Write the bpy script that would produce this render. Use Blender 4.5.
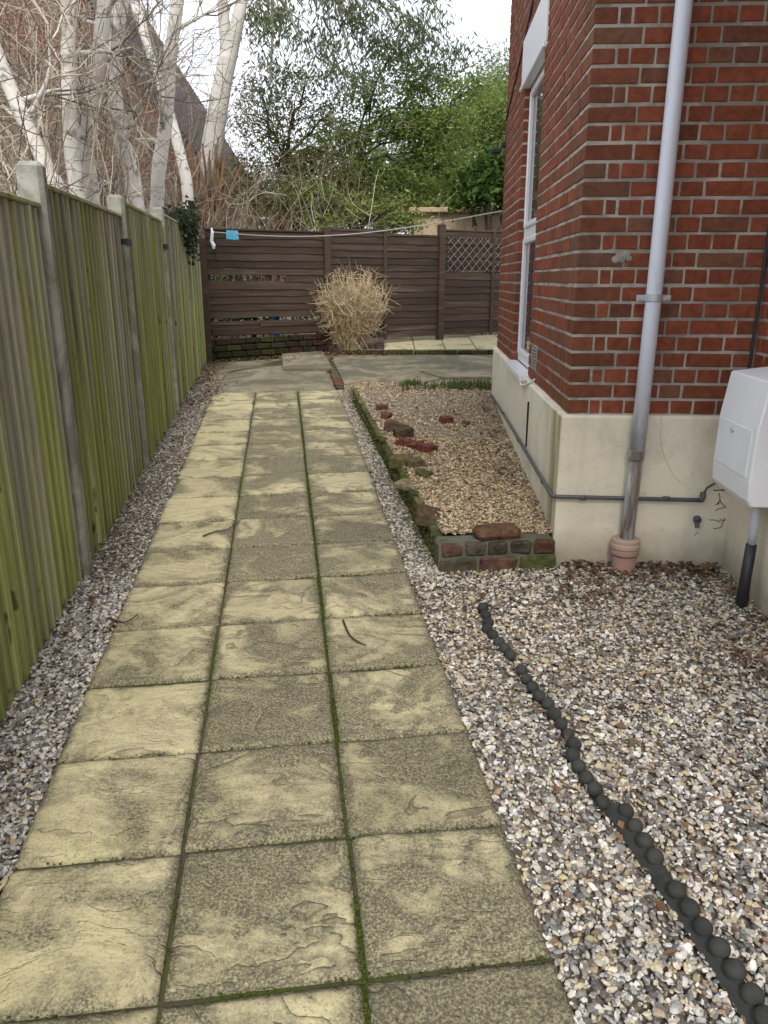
import bpy, math, random
import numpy as np
from mathutils import Vector, Matrix

for o in list(bpy.data.objects):
    bpy.data.objects.remove(o)
random.seed(7)
rng = np.random.default_rng(11)
R = math.radians
SC = bpy.context.scene
COL = SC.collection

# ------------------------------------------------------------------ camera
PITCH = R(16.9)
HC = 1.64
FPX = 769.0
cam = bpy.data.objects.new('camera', bpy.data.cameras.new('camera'))
COL.objects.link(cam)
cam.location = (0, 0, HC)
cam.rotation_euler = (R(90) - PITCH, R(0), 0)
cam.data.sensor_fit = 'VERTICAL'
cam.data.sensor_height = 36
cam.data.lens = FPX / 1024 * 36
cam.data.clip_end = 2000
cam.data.clip_start = 0.02
SC.camera = cam

# ------------------------------------------------------------------ sky, sun, exposure
SUN_EL, SUN_AZ = R(44), R(177)      # azimuth clockwise from +Y: high, behind the camera
w = bpy.data.worlds.new('World'); SC.world = w; w.use_nodes = True
nt = w.node_tree; nt.nodes.clear()
wo = nt.nodes.new('ShaderNodeOutputWorld'); bg = nt.nodes.new('ShaderNodeBackground')
sky = nt.nodes.new('ShaderNodeTexSky'); sky.sky_type = 'NISHITA'; sky.sun_disc = False
sky.sun_elevation = SUN_EL; sky.sun_rotation = SUN_AZ; sky.dust_density = 4.0; sky.air_density = 1.0
tc = nt.nodes.new('ShaderNodeTexCoord')
cn = nt.nodes.new('ShaderNodeTexNoise'); cn.inputs['Scale'].default_value = 2.2; cn.inputs['Detail'].default_value = 6
nt.links.new(tc.outputs['Generated'], cn.inputs['Vector'])
cr = nt.nodes.new('ShaderNodeValToRGB')
cr.color_ramp.elements[0].position = .3; cr.color_ramp.elements[0].color = (7.6, 8.2, 9.2, 1)
cr.color_ramp.elements[1].position = .65; cr.color_ramp.elements[1].color = (9.6, 9.8, 10.2, 1)
nt.links.new(cn.outputs['Fac'], cr.inputs['Fac'])
mx = nt.nodes.new('ShaderNodeMix'); mx.data_type = 'RGBA'; mx.inputs[0].default_value = .86   # an overcast veil over the blue sky
nt.links.new(sky.outputs[0], mx.inputs[6]); nt.links.new(cr.outputs[0], mx.inputs[7])
nt.links.new(mx.outputs[2], bg.inputs['Color']); bg.inputs['Strength'].default_value = 0.105
nt.links.new(bg.outputs[0], wo.inputs['Surface'])

sl = bpy.data.lights.new('sun', 'SUN'); sl.energy = 1.5; sl.angle = R(12); sl.color = (1, .955, .89)
so = bpy.data.objects.new('sun', sl); COL.objects.link(so)
sdir = Vector((math.sin(SUN_AZ) * math.cos(SUN_EL), math.cos(SUN_AZ) * math.cos(SUN_EL), math.sin(SUN_EL)))
so.rotation_euler = (-sdir).to_track_quat('-Z', 'Y').to_euler()
so.location = (0, -8, 12)
SC.view_settings.view_transform = 'Standard'; SC.view_settings.look = 'None'
SC.view_settings.exposure = 0.82; SC.view_settings.gamma = 1
SC.view_settings.use_curve_mapping = False
SC.cycles.max_bounces = 6; SC.cycles.diffuse_bounces = 3; SC.cycles.transparent_max_bounces = 8

# ------------------------------------------------------------------ helpers
CP, SP = math.cos(PITCH), math.sin(PITCH)
SLOPE = 0.05
def gz(y):
    return SLOPE * np.clip(y, -5, 14)
def ray(px, py):
    u = (px - 384) / FPX; v = (py - 512) / FPX
    return u, CP - v * SP, -(SP + v * CP)
def at(px, py, Y):
    x, f, z = ray(px, py); t = Y / f
    return np.array([x * t, Y, HC + z * t])
def G(px, py, dz=0.0):
    x, f, z = ray(px, py); t = (HC - dz) / (-z + SLOPE * f)
    return np.array([x * t, f * t, HC + z * t])
def unit(v):
    v = np.asarray(v, float); return v / (np.linalg.norm(v) + 1e-12)

class MB:
    """collects geometry for ONE mesh object"""
    def __init__(s): s.v = []; s.c = []; s.f = []; s.n = 0
    def add(s, v, f, col=(1, 1, 1), mi=0):
        v = np.asarray(v, float).reshape(-1, 3)
        c = np.asarray(col, float)
        if c.ndim == 1: c = np.tile(c[:3], (len(v), 1))
        s.v.append(v); s.c.append(c)
        if isinstance(f, np.ndarray): s.f.append((f + s.n, mi))
        else:
            by = {}
            for q in f: by.setdefault(len(q), []).append(q)
            for k in by: s.f.append((np.array(by[k]) + s.n, mi))
        s.n += len(v)
    def box(s, lo, hi, b=0.0, col=(1, 1, 1), mi=0, jit=0.0, M=None):
        lo = np.array(lo, float); hi = np.array(hi, float)
        if b <= 0:
            v = np.array([[lo[0] if i & 1 == 0 else hi[0], lo[1] if i & 2 == 0 else hi[1], lo[2] if i & 4 == 0 else hi[2]] for i in range(8)])
            f = [(0, 2, 3, 1), (4, 5, 7, 6), (0, 1, 5, 4), (2, 6, 7, 3), (0, 4, 6, 2), (1, 3, 7, 5)]
            if jit: v = v + rng.uniform(-jit, jit, v.shape)
        else:
            c8 = np.array([[lo[k] if not (i >> k) & 1 else hi[k] for k in range(3)] for i in range(8)])
            if jit: c8 = c8 + rng.uniform(-jit, jit, c8.shape)
            v = np.zeros((24, 3))
            for i in range(8):
                sg = np.array([1 if not (i >> k) & 1 else -1 for k in range(3)], float)
                for k in range(3):
                    off = sg * b; off[k] = 0
                    v[i * 3 + k] = c8[i] + off
            f = CH_F
        if M is not None: v = v @ np.array(M)[:3, :3].T + np.array(M)[:3, 3]
        s.add(v, f, col, mi)
    def tube(s, pts, rad, n=6, col=(1, 1, 1), mi=0, cap=True):
        pts = np.asarray(pts, float); m = len(pts)
        rad = np.full(m, rad, float) if np.isscalar(rad) else np.asarray(rad, float)
        tg = np.gradient(pts, axis=0); tg /= (np.linalg.norm(tg, axis=1, keepdims=True) + 1e-12)
        ref = np.array([0, 0, 1.]) if abs(tg[0][2]) < .9 else np.array([1., 0, 0])
        a = unit(np.cross(tg[0], ref)); A = []
        for i in range(m):
            a = unit(a - tg[i] * np.dot(a, tg[i])); A.append(a)
        A = np.array(A); B = np.cross(tg, A)
        th = np.linspace(0, 2 * math.pi, n, endpoint=False)
        ring = (A[:, None, :] * np.cos(th)[None, :, None] + B[:, None, :] * np.sin(th)[None, :, None]) * rad[:, None, None] + pts[:, None, :]
        i = np.arange(m - 1)[:, None] * n; j = np.arange(n)[None, :]; j2 = (j + 1) % n
        q = np.stack([i + j, i + j2, i + n + j2, i + n + j], -1).reshape(-1, 4)
        base = s.n
        c = np.asarray(col, float)
        if c.ndim == 2: c = np.repeat(c, n, axis=0)
        s.add(ring.reshape(-1, 3), q, c, mi)
        if cap:
            s.f.append((np.array([list(range(base + n - 1, base - 1, -1))]), mi))
            s.f.append((np.array([list(range(base + (m - 1) * n, base + m * n))]), mi))
    def lathe(s, axis0, prof, n=24, col=(1, 1, 1), mi=0, d=(0, 0, 1)):
        pts = [np.array(axis0) + np.array(d, float) * z for r, z in prof]
        d = unit(d); ref = np.array([1., 0, 0]) if abs(d[0]) < .9 else np.array([0, 1., 0])
        a = unit(np.cross(d, ref)); b = np.cross(d, a)
        th = np.linspace(0, 2 * math.pi, n, endpoint=False)
        V = [p + r * (a * math.cos(t) + b * math.sin(t)) for p, (r, z) in zip(pts, prof) for t in th]
        F = []
        for i in range(len(prof) - 1):
            for j in range(n):
                F.append((i * n + j, i * n + (j + 1) % n, (i + 1) * n + (j + 1) % n, (i + 1) * n + j))
        F.append(tuple(range(n - 1, -1, -1))); F.append(tuple(range((len(prof) - 1) * n, len(prof) * n)))
        s.add(V, F, col, mi)
    def prism(s, poly, z0, z1, b=0.0, col=(1, 1, 1), mi=0, zf=None):
        """polygon in XY; z0/z1 offsets above zf(y)"""
        poly = [np.array(p[:2], float) for p in poly]; n = len(poly)
        ar = sum(poly[i][0] * poly[(i + 1) % n][1] - poly[(i + 1) % n][0] * poly[i][1] for i in range(n))
        if ar < 0: poly = poly[::-1]
        zf = zf or (lambda y: 0.0)
        cen = sum(poly) / n
        ins = []
        for i in range(n):
            e1 = unit(poly[i] - poly[i - 1]); e2 = unit(poly[(i + 1) % n] - poly[i])
            nn = unit(np.array([-e1[1], e1[0]]) + np.array([-e2[1], e2[0]])); ins.append(poly[i] + nn * b)
        V = [(*p, zf(p[1]) + z0) for p in poly] + [(*p, zf(p[1]) + z1 - b) for p in poly]
        F = [(i, (i + 1) % n, n + (i + 1) % n, n + i) for i in range(n)]
        if b > 0:
            V += [(*p, zf(p[1]) + z1) for p in ins]
            F += [(n + i, n + (i + 1) % n, 2 * n + (i + 1) % n, 2 * n + i) for i in range(n)]
            F.append(tuple(range(2 * n, 3 * n)))
        else: F.append(tuple(range(n, 2 * n)))
        s.add(V, F, col, mi)
    def build(s, name, mats, parent=None, smooth=False, local=False):
        V = np.concatenate(s.v); C = np.concatenate(s.c)
        if parent is not None and not local:
            V = V - np.array(root_loc(parent))
        if parent is None:
            org = np.array([(V[:, 0].min() + V[:, 0].max()) / 2, (V[:, 1].min() + V[:, 1].max()) / 2, V[:, 2].min()])
            V = V - org
        me = bpy.data.meshes.new(name)
        me.vertices.add(len(V)); me.vertices.foreach_set('co', V.astype(np.float32).ravel())
        ls = []; li = []; mi = []; t = 0
        for f, m in s.f:
            k = f.shape[1]; cnt = f.shape[0]
            ls.append(t + np.arange(cnt) * k); t += cnt * k; li.append(f.ravel()); mi.append(np.full(cnt, m))
        ls = np.concatenate(ls); li = np.concatenate(li); mi = np.concatenate(mi)
        me.loops.add(len(li)); me.loops.foreach_set('vertex_index', li.astype(np.int32))
        me.polygons.add(len(ls)); me.polygons.foreach_set('loop_start', ls.astype(np.int32))
        if not isinstance(mats, (list, tuple)): mats = [mats]
        for m in mats: me.materials.append(m)
        me.polygons.foreach_set('material_index', mi.astype(np.int32))
        me.polygons.foreach_set('use_smooth', np.full(len(ls), smooth))
        ca = me.color_attributes.new('Col', 'FLOAT_COLOR', 'POINT')
        ca.data.foreach_set('color', np.concatenate([C, np.ones((len(C), 1))], 1).astype(np.float32).ravel())
        me.update(calc_edges=True)
        o = bpy.data.objects.new(name, me); COL.objects.link(o)
        if parent is not None: o.parent = parent
        else: o.location = org
        return o

def root_loc(p):
    l = Vector((0, 0, 0))
    while p is not None: l = l + p.location; p = p.parent
    return l

def _chf():
    F = []; idx = lambda i, k: i * 3 + k
    for k in range(3):
        a, b = [q for q in range(3) if q != k]
        for sd in (0, 1):
            base = sd << k
            c = [base, base | (1 << a), base | (1 << a) | (1 << b), base | (1 << b)]
            q = [idx(i, k) for i in c]
            F.append(tuple(q))
    for k in range(3):
        a, b = [q for q in range(3) if q != k]
        for sa in (0, 1):
            for sb in (0, 1):
                i0 = (sa << a) | (sb << b); i1 = i0 | (1 << k)
                F.append((idx(i0, a), idx(i1, a), idx(i1, b), idx(i0, b)))
    for i in range(8): F.append((idx(i, 0), idx(i, 1), idx(i, 2)))
    # orient outward using a unit test cube
    v = np.zeros((24, 3))
    for i in range(8):
        sg = np.array([1 if (i >> k) & 1 else -1 for k in range(3)], float)
        for k in range(3):
            q = sg * .8; q[k] = sg[k]; v[i * 3 + k] = q
    out = []
    for f in F:
        p = v[list(f)]; nn = np.cross(p[1] - p[0], p[2] - p[0])
        out.append(f if np.dot(nn, p.mean(0)) > 0 else f[::-1])
    return out
CH_F = _chf()

def tag(o, label=None, cat=None, group=None, kind=None):
    if label: o['label'] = label
    if cat: o['category'] = cat
    if group: o['group'] = group
    if kind: o['kind'] = kind
    return o
def thing(name, label, cat, loc=(0, 0, 0), group=None, rz=0.0):
    o = bpy.data.objects.new(name, None); COL.objects.link(o)
    o.location = tuple(float(q) for q in loc); o.rotation_euler = (0, 0, rz); o.empty_display_size = .1
    return tag(o, label, cat, group)
def copy_tree(o, parent=None):
    c = o.copy(); COL.objects.link(c)
    if parent is not None: c.parent = parent
    for ch in list(o.children): copy_tree(ch, c)
    return c

# ---------------- numpy value noise (for real surface relief)
_perm = rng.random((64, 64))
def vnoise(x, y):
    xi = np.floor(x).astype(int); yi = np.floor(y).astype(int); fx = x - xi; fy = y - yi
    fx = fx * fx * (3 - 2 * fx); fy = fy * fy * (3 - 2 * fy)
    g = lambda i, j: _perm[i % 64, j % 64]
    return (g(xi, yi) * (1 - fx) + g(xi + 1, yi) * fx) * (1 - fy) + (g(xi, yi + 1) * (1 - fx) + g(xi + 1, yi + 1) * fx) * fy
def fbm(x, y, o=4):
    s = 0; a = .5
    for i in range(o): s = s + a * vnoise(x * 2 ** i + 7.3 * i, y * 2 ** i + 3.1 * i); a *= .5
    return s

# ------------------------------------------------------------------ materials
def newmat(name, rough=.85, spec=.25):
    m = bpy.data.materials.new(name); m.use_nodes = True
    b = m.node_tree.nodes['Principled BSDF']
    b.inputs['Roughness'].default_value = rough; b.inputs['Specular IOR Level'].default_value = spec
    return m, m.node_tree, b
def nnode(nt, t, **k):
    n = nt.nodes.new(t)
    for a, v in k.items(): setattr(n, a, v)
    return n
def coords(nt, scale=(1, 1, 1), src='Object', loc=None):
    t = nnode(nt, 'ShaderNodeTexCoord'); mp = nnode(nt, 'ShaderNodeMapping')
    mp.inputs['Scale'].default_value = scale
    nt.links.new(t.outputs[src], mp.inputs['Vector'])
    if loc is not None: nt.links.new(loc, mp.inputs['Location'])
    return mp.outputs[0]
def noise(nt, vec, scale, detail=4, rough=.6, dist=0):
    n = nnode(nt, 'ShaderNodeTexNoise'); n.inputs['Scale'].default_value = scale
    n.inputs['Detail'].default_value = detail; n.inputs['Roughness'].default_value = rough; n.inputs['Distortion'].default_value = dist
    nt.links.new(vec, n.inputs['Vector']); return n.outputs['Fac']
def ramp(nt, fac, stops, interp='LINEAR'):
    r = nnode(nt, 'ShaderNodeValToRGB'); e = r.color_ramp; e.interpolation = interp
    while len(e.elements) < len(stops): e.elements.new(.5)
    for el, (p, c) in zip(e.elements, stops):
        el.position = p; el.color = (c, c, c, 1) if np.isscalar(c) else (*c, 1)
    nt.links.new(fac, r.inputs['Fac']); return r.outputs['Color']
def mix(nt, fac, a, b, blend='MIX'):
    m = nnode(nt, 'ShaderNodeMix', data_type='RGBA', blend_type=blend)
    for sock, v in ((0, fac), (6, a), (7, b)):
        if hasattr(v, 'is_output'): nt.links.new(v, m.inputs[sock])
        elif sock == 0: m.inputs[0].default_value = v
        else: m.inputs[sock].default_value = (*v, 1)
    return m.outputs[2]
def math_(nt, op, a, b=0.0):
    m = nnode(nt, 'ShaderNodeMath', operation=op)
    for i, v in enumerate((a, b)):
        if hasattr(v, 'is_output'): nt.links.new(v, m.inputs[i])
        else: m.inputs[i].default_value = v
    return m.outputs[0]
def bump(nt, h, strength, dist, nrm=None):
    b = nnode(nt, 'ShaderNodeBump'); b.inputs['Strength'].default_value = strength; b.inputs['Distance'].default_value = dist
    nt.links.new(h, b.inputs['Height'])
    if nrm is not None: nt.links.new(nrm, b.inputs['Normal'])
    return b.outputs[0]
def attr(nt):
    a = nnode(nt, 'ShaderNodeAttribute'); a.attribute_name = 'Col'; return a.outputs['Color']
def sep(nt, c):
    s = nnode(nt, 'ShaderNodeSeparateColor'); nt.links.new(c, s.inputs[0]); return s.outputs
def setc(nt, b, c): nt.links.new(c, b.inputs['Base Color'])
def setn(nt, b, n): nt.links.new(n, b.inputs['Normal'])

def mat_attr(name, rough=.85, spec=.25, nscale=0, namt=.3, bscale=0, bstr=.3, bdist=.003, src='Object'):
    """the mesh's own colour attribute, broken up by noise"""
    m, nt, b = newmat(name, rough, spec); c = attr(nt); v = coords(nt, src=src)
    if nscale:
        f = ramp(nt, noise(nt, v, nscale, 5), [(.3, 1 - namt), (.7, 1 + namt * .6)])
        c = mix(nt, 1.0, c, f, 'MULTIPLY')
    setc(nt, b, c)
    if bscale: setn(nt, b, bump(nt, noise(nt, v, bscale, 5), bstr, bdist))
    return m

def mat_slab():
    m, nt, b = newmat('riven_slab', .88, .2)
    a = sep(nt, attr(nt))                       # r tone, g grime, b seed
    cmb = nnode(nt, 'ShaderNodeCombineXYZ'); sd = math_(nt, 'MULTIPLY', a[2], 37.0)
    for i in range(3): nt.links.new(sd, cmb.inputs[i])
    v = coords(nt, loc=cmb.outputs[0])
    wv = coords(nt, (1, 1.7, 1), loc=cmb.outputs[0])
    ln = math_(nt, 'MULTIPLY', noise(nt, wv, 2.3, 4.5, .56, .7), 8.0)
    lay = math_(nt, 'FRACT', math_(nt, 'MULTIPLY', math_(nt, 'SINE', math_(nt, 'MULTIPLY', math_(nt, 'FLOOR', ln), 12.9)), 437.5))
    big = math_(nt, 'ADD', math_(nt, 'MULTIPLY', noise(nt, v, 2.6, 6, .64, .8), .84), math_(nt, 'MULTIPLY', noise(nt, v, 22, 5, .75, .6), .16))
    big = math_(nt, 'ADD', big, math_(nt, 'MULTIPLY', math_(nt, 'MULTIPLY', math_(nt, 'SUBTRACT', lay, .5), .22), ramp(nt, a[1], [(.3, .2), (.7, 1)])))
    gm = math_(nt, 'ADD', big, math_(nt, 'MULTIPLY', math_(nt, 'SUBTRACT', a[1], .5), .26))
    gf = ramp(nt, gm, [(.445, 0), (.575, 1)])
    fine = noise(nt, v, 130, 5, .8)
    gf2 = math_(nt, 'MULTIPLY', gf, ramp(nt, fine, [(.38, .25), (.56, 1)]))
    base = mix(nt, noise(nt, v, 9, 4), (.56, .495, .305), (.45, .395, .24))
    base = mix(nt, ramp(nt, noise(nt, v, 150, 4, .8), [(.53, 0), (.62, .75)]), base, (.17, .14, .08))
    base = mix(nt, ramp(nt, noise(nt, v, 2.1, 3), [(.5, 0), (.75, .45)]), base, (.36, .35, .16))
    c = mix(nt, gf2, base, (.095, .089, .062))
    # lamination contours of the riven face
    fr = math_(nt, 'FRACT', ln)
    step = ramp(nt, fr, [(0, 0), (.08, 1), (1, .0)])
    edge = ramp(nt, fr, [(0, 0), (.04, 1), (.45, .0)])
    em = math_(nt, 'MULTIPLY', edge, math_(nt, 'MULTIPLY', ramp(nt, noise(nt, v, 4.3, 3), [(.36, 0), (.54, .9)]), ramp(nt, a[1], [(.3, .25), (.75, 1)])))
    c = mix(nt, math_(nt, 'MULTIPLY', em, ramp(nt, fine, [(.35, .4), (.6, 1)])), c, (.10, .092, .063))
    tone = nnode(nt, 'ShaderNodeCombineColor')
    for i in range(3): nt.links.new(a[0], tone.inputs[i])
    c = mix(nt, 1.0, c, tone.outputs[0], 'MULTIPLY')
    setc(nt, b, c)
    n1 = bump(nt, step, .55, .008)
    n2 = bump(nt, noise(nt, v, 120, 4, .7), .35, .002, n1)
    setn(nt, b, n2); return m

def mat_concrete(name, c1, c2, dark, gs=2.5, green=0.0):
    m, nt, b = newmat(name, .9, .2); v = coords(nt)
    c = mix(nt, noise(nt, v, 7, 6, .7), c1, c2)
    c = mix(nt, ramp(nt, noise(nt, v, gs, 5, .65, .4), [(.42, 0), (.7, .85)]), c, dark)
    c = mix(nt, ramp(nt, noise(nt, v, 1.1, 6, .72, 1.2), [(.47, 0), (.55, .75)]), c, dark)
    if green: c = mix(nt, ramp(nt, noise(nt, v, 1.7, 5, .6), [(.42, 0), (.65, green)]), c, (.14, .16, .05))
    c = mix(nt, ramp(nt, noise(nt, v, 160, 2, .6), [(.6, 0), (.72, .5)]), c, dark)
    setc(nt, b, c); setn(nt, b, bump(nt, noise(nt, v, 60, 6, .7), .5, .004)); return m

def mat_board(name='weathered_board'):
    m, nt, b = newmat(name, .85, .15); a = sep(nt, attr(nt))   # r tone, g algae, b seed
    cmb = nnode(nt, 'ShaderNodeCombineXYZ'); sd = math_(nt, 'MULTIPLY', a[2], 51.0)
    nt.links.new(sd, cmb.inputs[0]); nt.links.new(sd, cmb.inputs[2])
    v = coords(nt, (16, 16, .9), loc=cmb.outputs[0]); vg = coords(nt, (60, 60, 1.6), loc=cmb.outputs[0])
    wood = mix(nt, noise(nt, vg, 1.6, 5, .7), (.17, .155, .115), (.52, .485, .39))
    al = noise(nt, v, .55, 6, .62)
    al = math_(nt, 'ADD', al, math_(nt, 'MULTIPLY', math_(nt, 'SUBTRACT', a[1], .5), .5))
    gcol = mix(nt, noise(nt, v, 1.3, 4), (.17, .20, .045), (.45, .475, .17))
    c = mix(nt, ramp(nt, al, [(.40, 0), (.60, .92)]), wood, gcol)
    c = mix(nt, ramp(nt, noise(nt, v, .8, 4, .6), [(.5, 0), (.72, .6)]), c, (.055, .052, .03))
    kn = coords(nt, (11, 11, 4.5), loc=cmb.outputs[0]); c = mix(nt, ramp(nt, noise(nt, kn, 1.6, 2, .4), [(.70, 0), (.76, .8)]), c, (.05, .038, .022))
    tone = nnode(nt, 'ShaderNodeCombineColor')
    for i in range(3): nt.links.new(a[0], tone.inputs[i])
    setc(nt, b, mix(nt, 1.0, c, tone.outputs[0], 'MULTIPLY'))
    setn(nt, b, bump(nt, noise(nt, vg, 1.4, 5, .7), .35, .004)); return m

def mat_dark_board():
    m, nt, b = newmat('brown_stained_board', .75, .2); a = sep(nt, attr(nt))
    cmb = nnode(nt, 'ShaderNodeCombineXYZ'); sd = math_(nt, 'MULTIPLY', a[2], 51.0)
    for i in range(3): nt.links.new(sd, cmb.inputs[i])
    v = coords(nt, (2.2, 2.2, 30), loc=cmb.outputs[0])
    c = mix(nt, noise(nt, v, 1.5, 6, .7), (.024, .016, .012), (.082, .056, .042))
    c = mix(nt, ramp(nt, noise(nt, v, .7, 4), [(.55, 0), (.75, .5)]), c, (.15, .12, .095))
    tone = nnode(nt, 'ShaderNodeCombineColor')
    for i in range(3): nt.links.new(a[0], tone.inputs[i])
    setc(nt, b, mix(nt, 1.0, c, tone.outputs[0], 'MULTIPLY'))
    setn(nt, b, bump(nt, noise(nt, v, 1.5, 5, .7), .4, .006)); return m

def mat_brick():
    m, nt, b = newmat('red_brick', .8, .25); c = attr(nt); v = coords(nt)
    f = ramp(nt, noise(nt, v, 22, 6, .7, .5), [(.25, .5), (.5, 1), (.75, 1.4)])
    c = mix(nt, 1.0, c, f, 'MULTIPLY')
    c = mix(nt, ramp(nt, noise(nt, v, 90, 4, .7), [(.62, 0), (.72, .6)]), c, (.06, .025, .018))
    c = mix(nt, ramp(nt, noise(nt, v, 5, 6, .7), [(.58, 0), (.78, .42)]), c, (.22, .15, .11))
    setc(nt, b, c); setn(nt, b, bump(nt, noise(nt, v, 70, 5, .7), .5, .004)); return m

def mat_render():
    m, nt, b = newmat('cream_render', .85, .2); v = coords(nt)
    c = mix(nt, noise(nt, v, 2.2, 6, .65), (.80, .735, .60), (.70, .64, .52))
    c = mix(nt, ramp(nt, noise(nt, v, 3.1, 6, .7, .5), [(.50, 0), (.72, .55)]), c, (.44, .40, .32))
    # green algae, a streaky patch near the outer corner
    vs = coords(nt, (9, 9, .8))
    t = nnode(nt, 'ShaderNodeTexCoord'); sx = nnode(nt, 'ShaderNodeSeparateXYZ'); nt.links.new(t.outputs['Object'], sx.inputs[0])
    side = ramp(nt, math_(nt, 'MULTIPLY', sx.outputs[0], -1.0), [(.024, .22), (.031, 1)])
    near = math_(nt, 'MULTIPLY', side, ramp(nt, math_(nt, 'ADD', math_(nt, 'ABSOLUTE', sx.outputs[1], 0), math_(nt, 'MULTIPLY', sx.outputs[0], .9)), [(.10, 1), (.50, 0)]))
    gf = math_(nt, 'MULTIPLY', near, ramp(nt, noise(nt, vs, 1.1, 5, .6), [(.34, .1), (.58, .85)]))
    c = mix(nt, gf, c, (.22, .215, .075))
    low = ramp(nt, math_(nt, 'ADD', sx.outputs[2], math_(nt, 'MULTIPLY', noise(nt, v, 6, 5), .25)), [(.34, .8), (.55, 0)])
    c = mix(nt, low, c, (.30, .26, .19))
    c = mix(nt, ramp(nt, noise(nt, v, 45, 3, .6), [(.68, 0), (.76, .7)]), c, (.22, .18, .13))
    setc(nt, b, c); setn(nt, b, bump(nt, math_(nt, 'ADD', noise(nt, v, 9, 5, .6), math_(nt, 'MULTIPLY', noise(nt, v, 70, 4), .25)), .35, .008)); return m

def mat_pipe():
    m, nt, b = newmat('grey_painted_pipe', .38, .5); v = coords(nt, (6, 6, 1.2))
    t = nnode(nt, 'ShaderNodeTexCoord'); sx = nnode(nt, 'ShaderNodeSeparateXYZ'); nt.links.new(t.outputs['Object'], sx.inputs[0])
    c = mix(nt, noise(nt, v, 2, 4), (.66, .70, .78), (.57, .61, .70))
    wear = math_(nt, 'MULTIPLY', ramp(nt, sx.outputs[2], [(.52, 1), (1.0, 0)]), ramp(nt, noise(nt, v, 2.6, 6, .65), [(.45, 0), (.56, .85)]))
    wear2 = ramp(nt, math_(nt, 'ADD', noise(nt, v, 3.0, 6, .65), ramp(nt, sx.outputs[2], [(.55, 0.0), (.75, -.0)])), [(.58, 0), (.66, .25)])
    c = mix(nt, wear, c, (.16, .155, .15)); c = mix(nt, wear2, c, (.3, .31, .33))
    setc(nt, b, c); setn(nt, b, bump(nt, noise(nt, v, 5, 5), .2, .002)); return m
def mat_pipe_old():
    m, nt, b = newmat('worn_pipe', .5, .4); v = coords(nt, (14, 14, 2.0))
    c = mix(nt, ramp(nt, noise(nt, v, 1.0, 6, .65), [(.42, 0), (.55, 1)]), (.15, .12, .095), (.36, .37, .39))
    setc(nt, b, c); setn(nt, b, bump(nt, noise(nt, v, 5, 5), .3, .002)); return m

def mat_bark(name, c1, c2, c3, sc=(5, 5, 1.2), scar=.6):
    m, nt, b = newmat(name, .85, .2); v = coords(nt, sc)
    c = mix(nt, noise(nt, v, 1.5, 5, .6), c1, c2)
    c = mix(nt, ramp(nt, noise(nt, coords(nt, (6, 6, 9)), 1.3, 5, .65), [(.54, 0), (.66, scar)]), c, c3)
    setc(nt, b, c); setn(nt, b, bump(nt, noise(nt, v, 6, 5), .4, .01)); return m
def mat_leaf(name, rough=.5, spec=.35, trans=.25):
    m, nt, b = newmat(name, rough, spec); c = attr(nt); setc(nt, b, c)
    tr = nnode(nt, 'ShaderNodeBsdfTranslucent'); nt.links.new(c, tr.inputs[0])
    ms = nnode(nt, 'ShaderNodeMixShader'); ms.inputs[0].default_value = trans
    out = nt.nodes['Material Output']
    nt.links.new(b.outputs[0], ms.inputs[1]); nt.links.new(tr.outputs[0], ms.inputs[2]); nt.links.new(ms.outputs[0], out.inputs[0])
    return m
def mat_flat(name, col, rough=.6, spec=.3, nscale=20, var=.15, metal=0.0, bscale=0):
    m, nt, b = newmat(name, rough, spec); v = coords(nt); b.inputs['Metallic'].default_value = metal
    c = np.array(col)
    setc(nt, b, mix(nt, noise(nt, v, nscale, 5, .65), tuple(c * (1 - var)), tuple(np.minimum(c * (1 + var), .95))))
    if bscale: setn(nt, b, bump(nt, noise(nt, v, bscale, 5), .4, .003))
    return m

def mat_ground():
    m, nt, b = newmat('grit_ground', .95, .1); v = coords(nt, src='Object')
    c = mix(nt, noise(nt, v, 55, 5, .8), (.09, .075, .055), (.36, .32, .26))
    c = mix(nt, ramp(nt, noise(nt, v, 1.3, 4), [(.4, 0), (.7, .6)]), c, (.13, .095, .06))
    setc(nt, b, c); setn(nt, b, bump(nt, noise(nt, v, 60, 5, .7), .8, .01)); return m
def mat_joint():
    m, nt, b = newmat('mossy_joint', .95, .1); v = coords(nt)
    c = mix(nt, noise(nt, v, 30, 4), (.045, .038, .025), (.10, .088, .055))
    c = mix(nt, ramp(nt, noise(nt, v, 2.4, 5), [(.42, 0), (.58, .8)]), c, (.055, .085, .015))
    setc(nt, b, c); setn(nt, b, bump(nt, noise(nt, v, 90, 4), .6, .006)); return m

SLAB = mat_slab()
CONC_Y = mat_concrete('yard_concrete', (.32, .28, .20), (.225, .20, .145), (.11, .095, .068), 3.5, .22)
CONC_D = mat_concrete('yard_concrete_grey', (.32, .27, .185), (.22, .185, .13), (.085, .078, .062), 3.5, .2)
CONC_P = mat_concrete('post_concrete', (.44, .425, .38), (.32, .31, .28), (.17, .165, .14), 6, .18)
BOARD = mat_board(); DBOARD = mat_dark_board(); BRICK = mat_brick()
MORTAR = mat_concrete('lime_mortar', (.50, .46, .40), (.38, .35, .30), (.20, .185, .16), 6)
OLDMORTAR = mat_concrete('old_mortar', (.17, .16, .13), (.10, .095, .075), (.05, .048, .035), 9, .35)
RENDER = mat_render(); PIPE = mat_pipe(); PIPEOLD = mat_pipe_old()
GROUND = mat_ground(); JOINT = mat_joint()
STONE = mat_attr('pebble', .7, .3, 130, .25)
LEAFM = mat_leaf('foliage', .65, .12, .5); DRYLEAF = mat_leaf('dead_leaf', .7, .2, .15)
MOSS = mat_leaf('moss', .9, .1, .2)
OLDBRICK = mat_attr('old_brick', .95, .1, 25, .6, 45, .9, .012)
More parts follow.
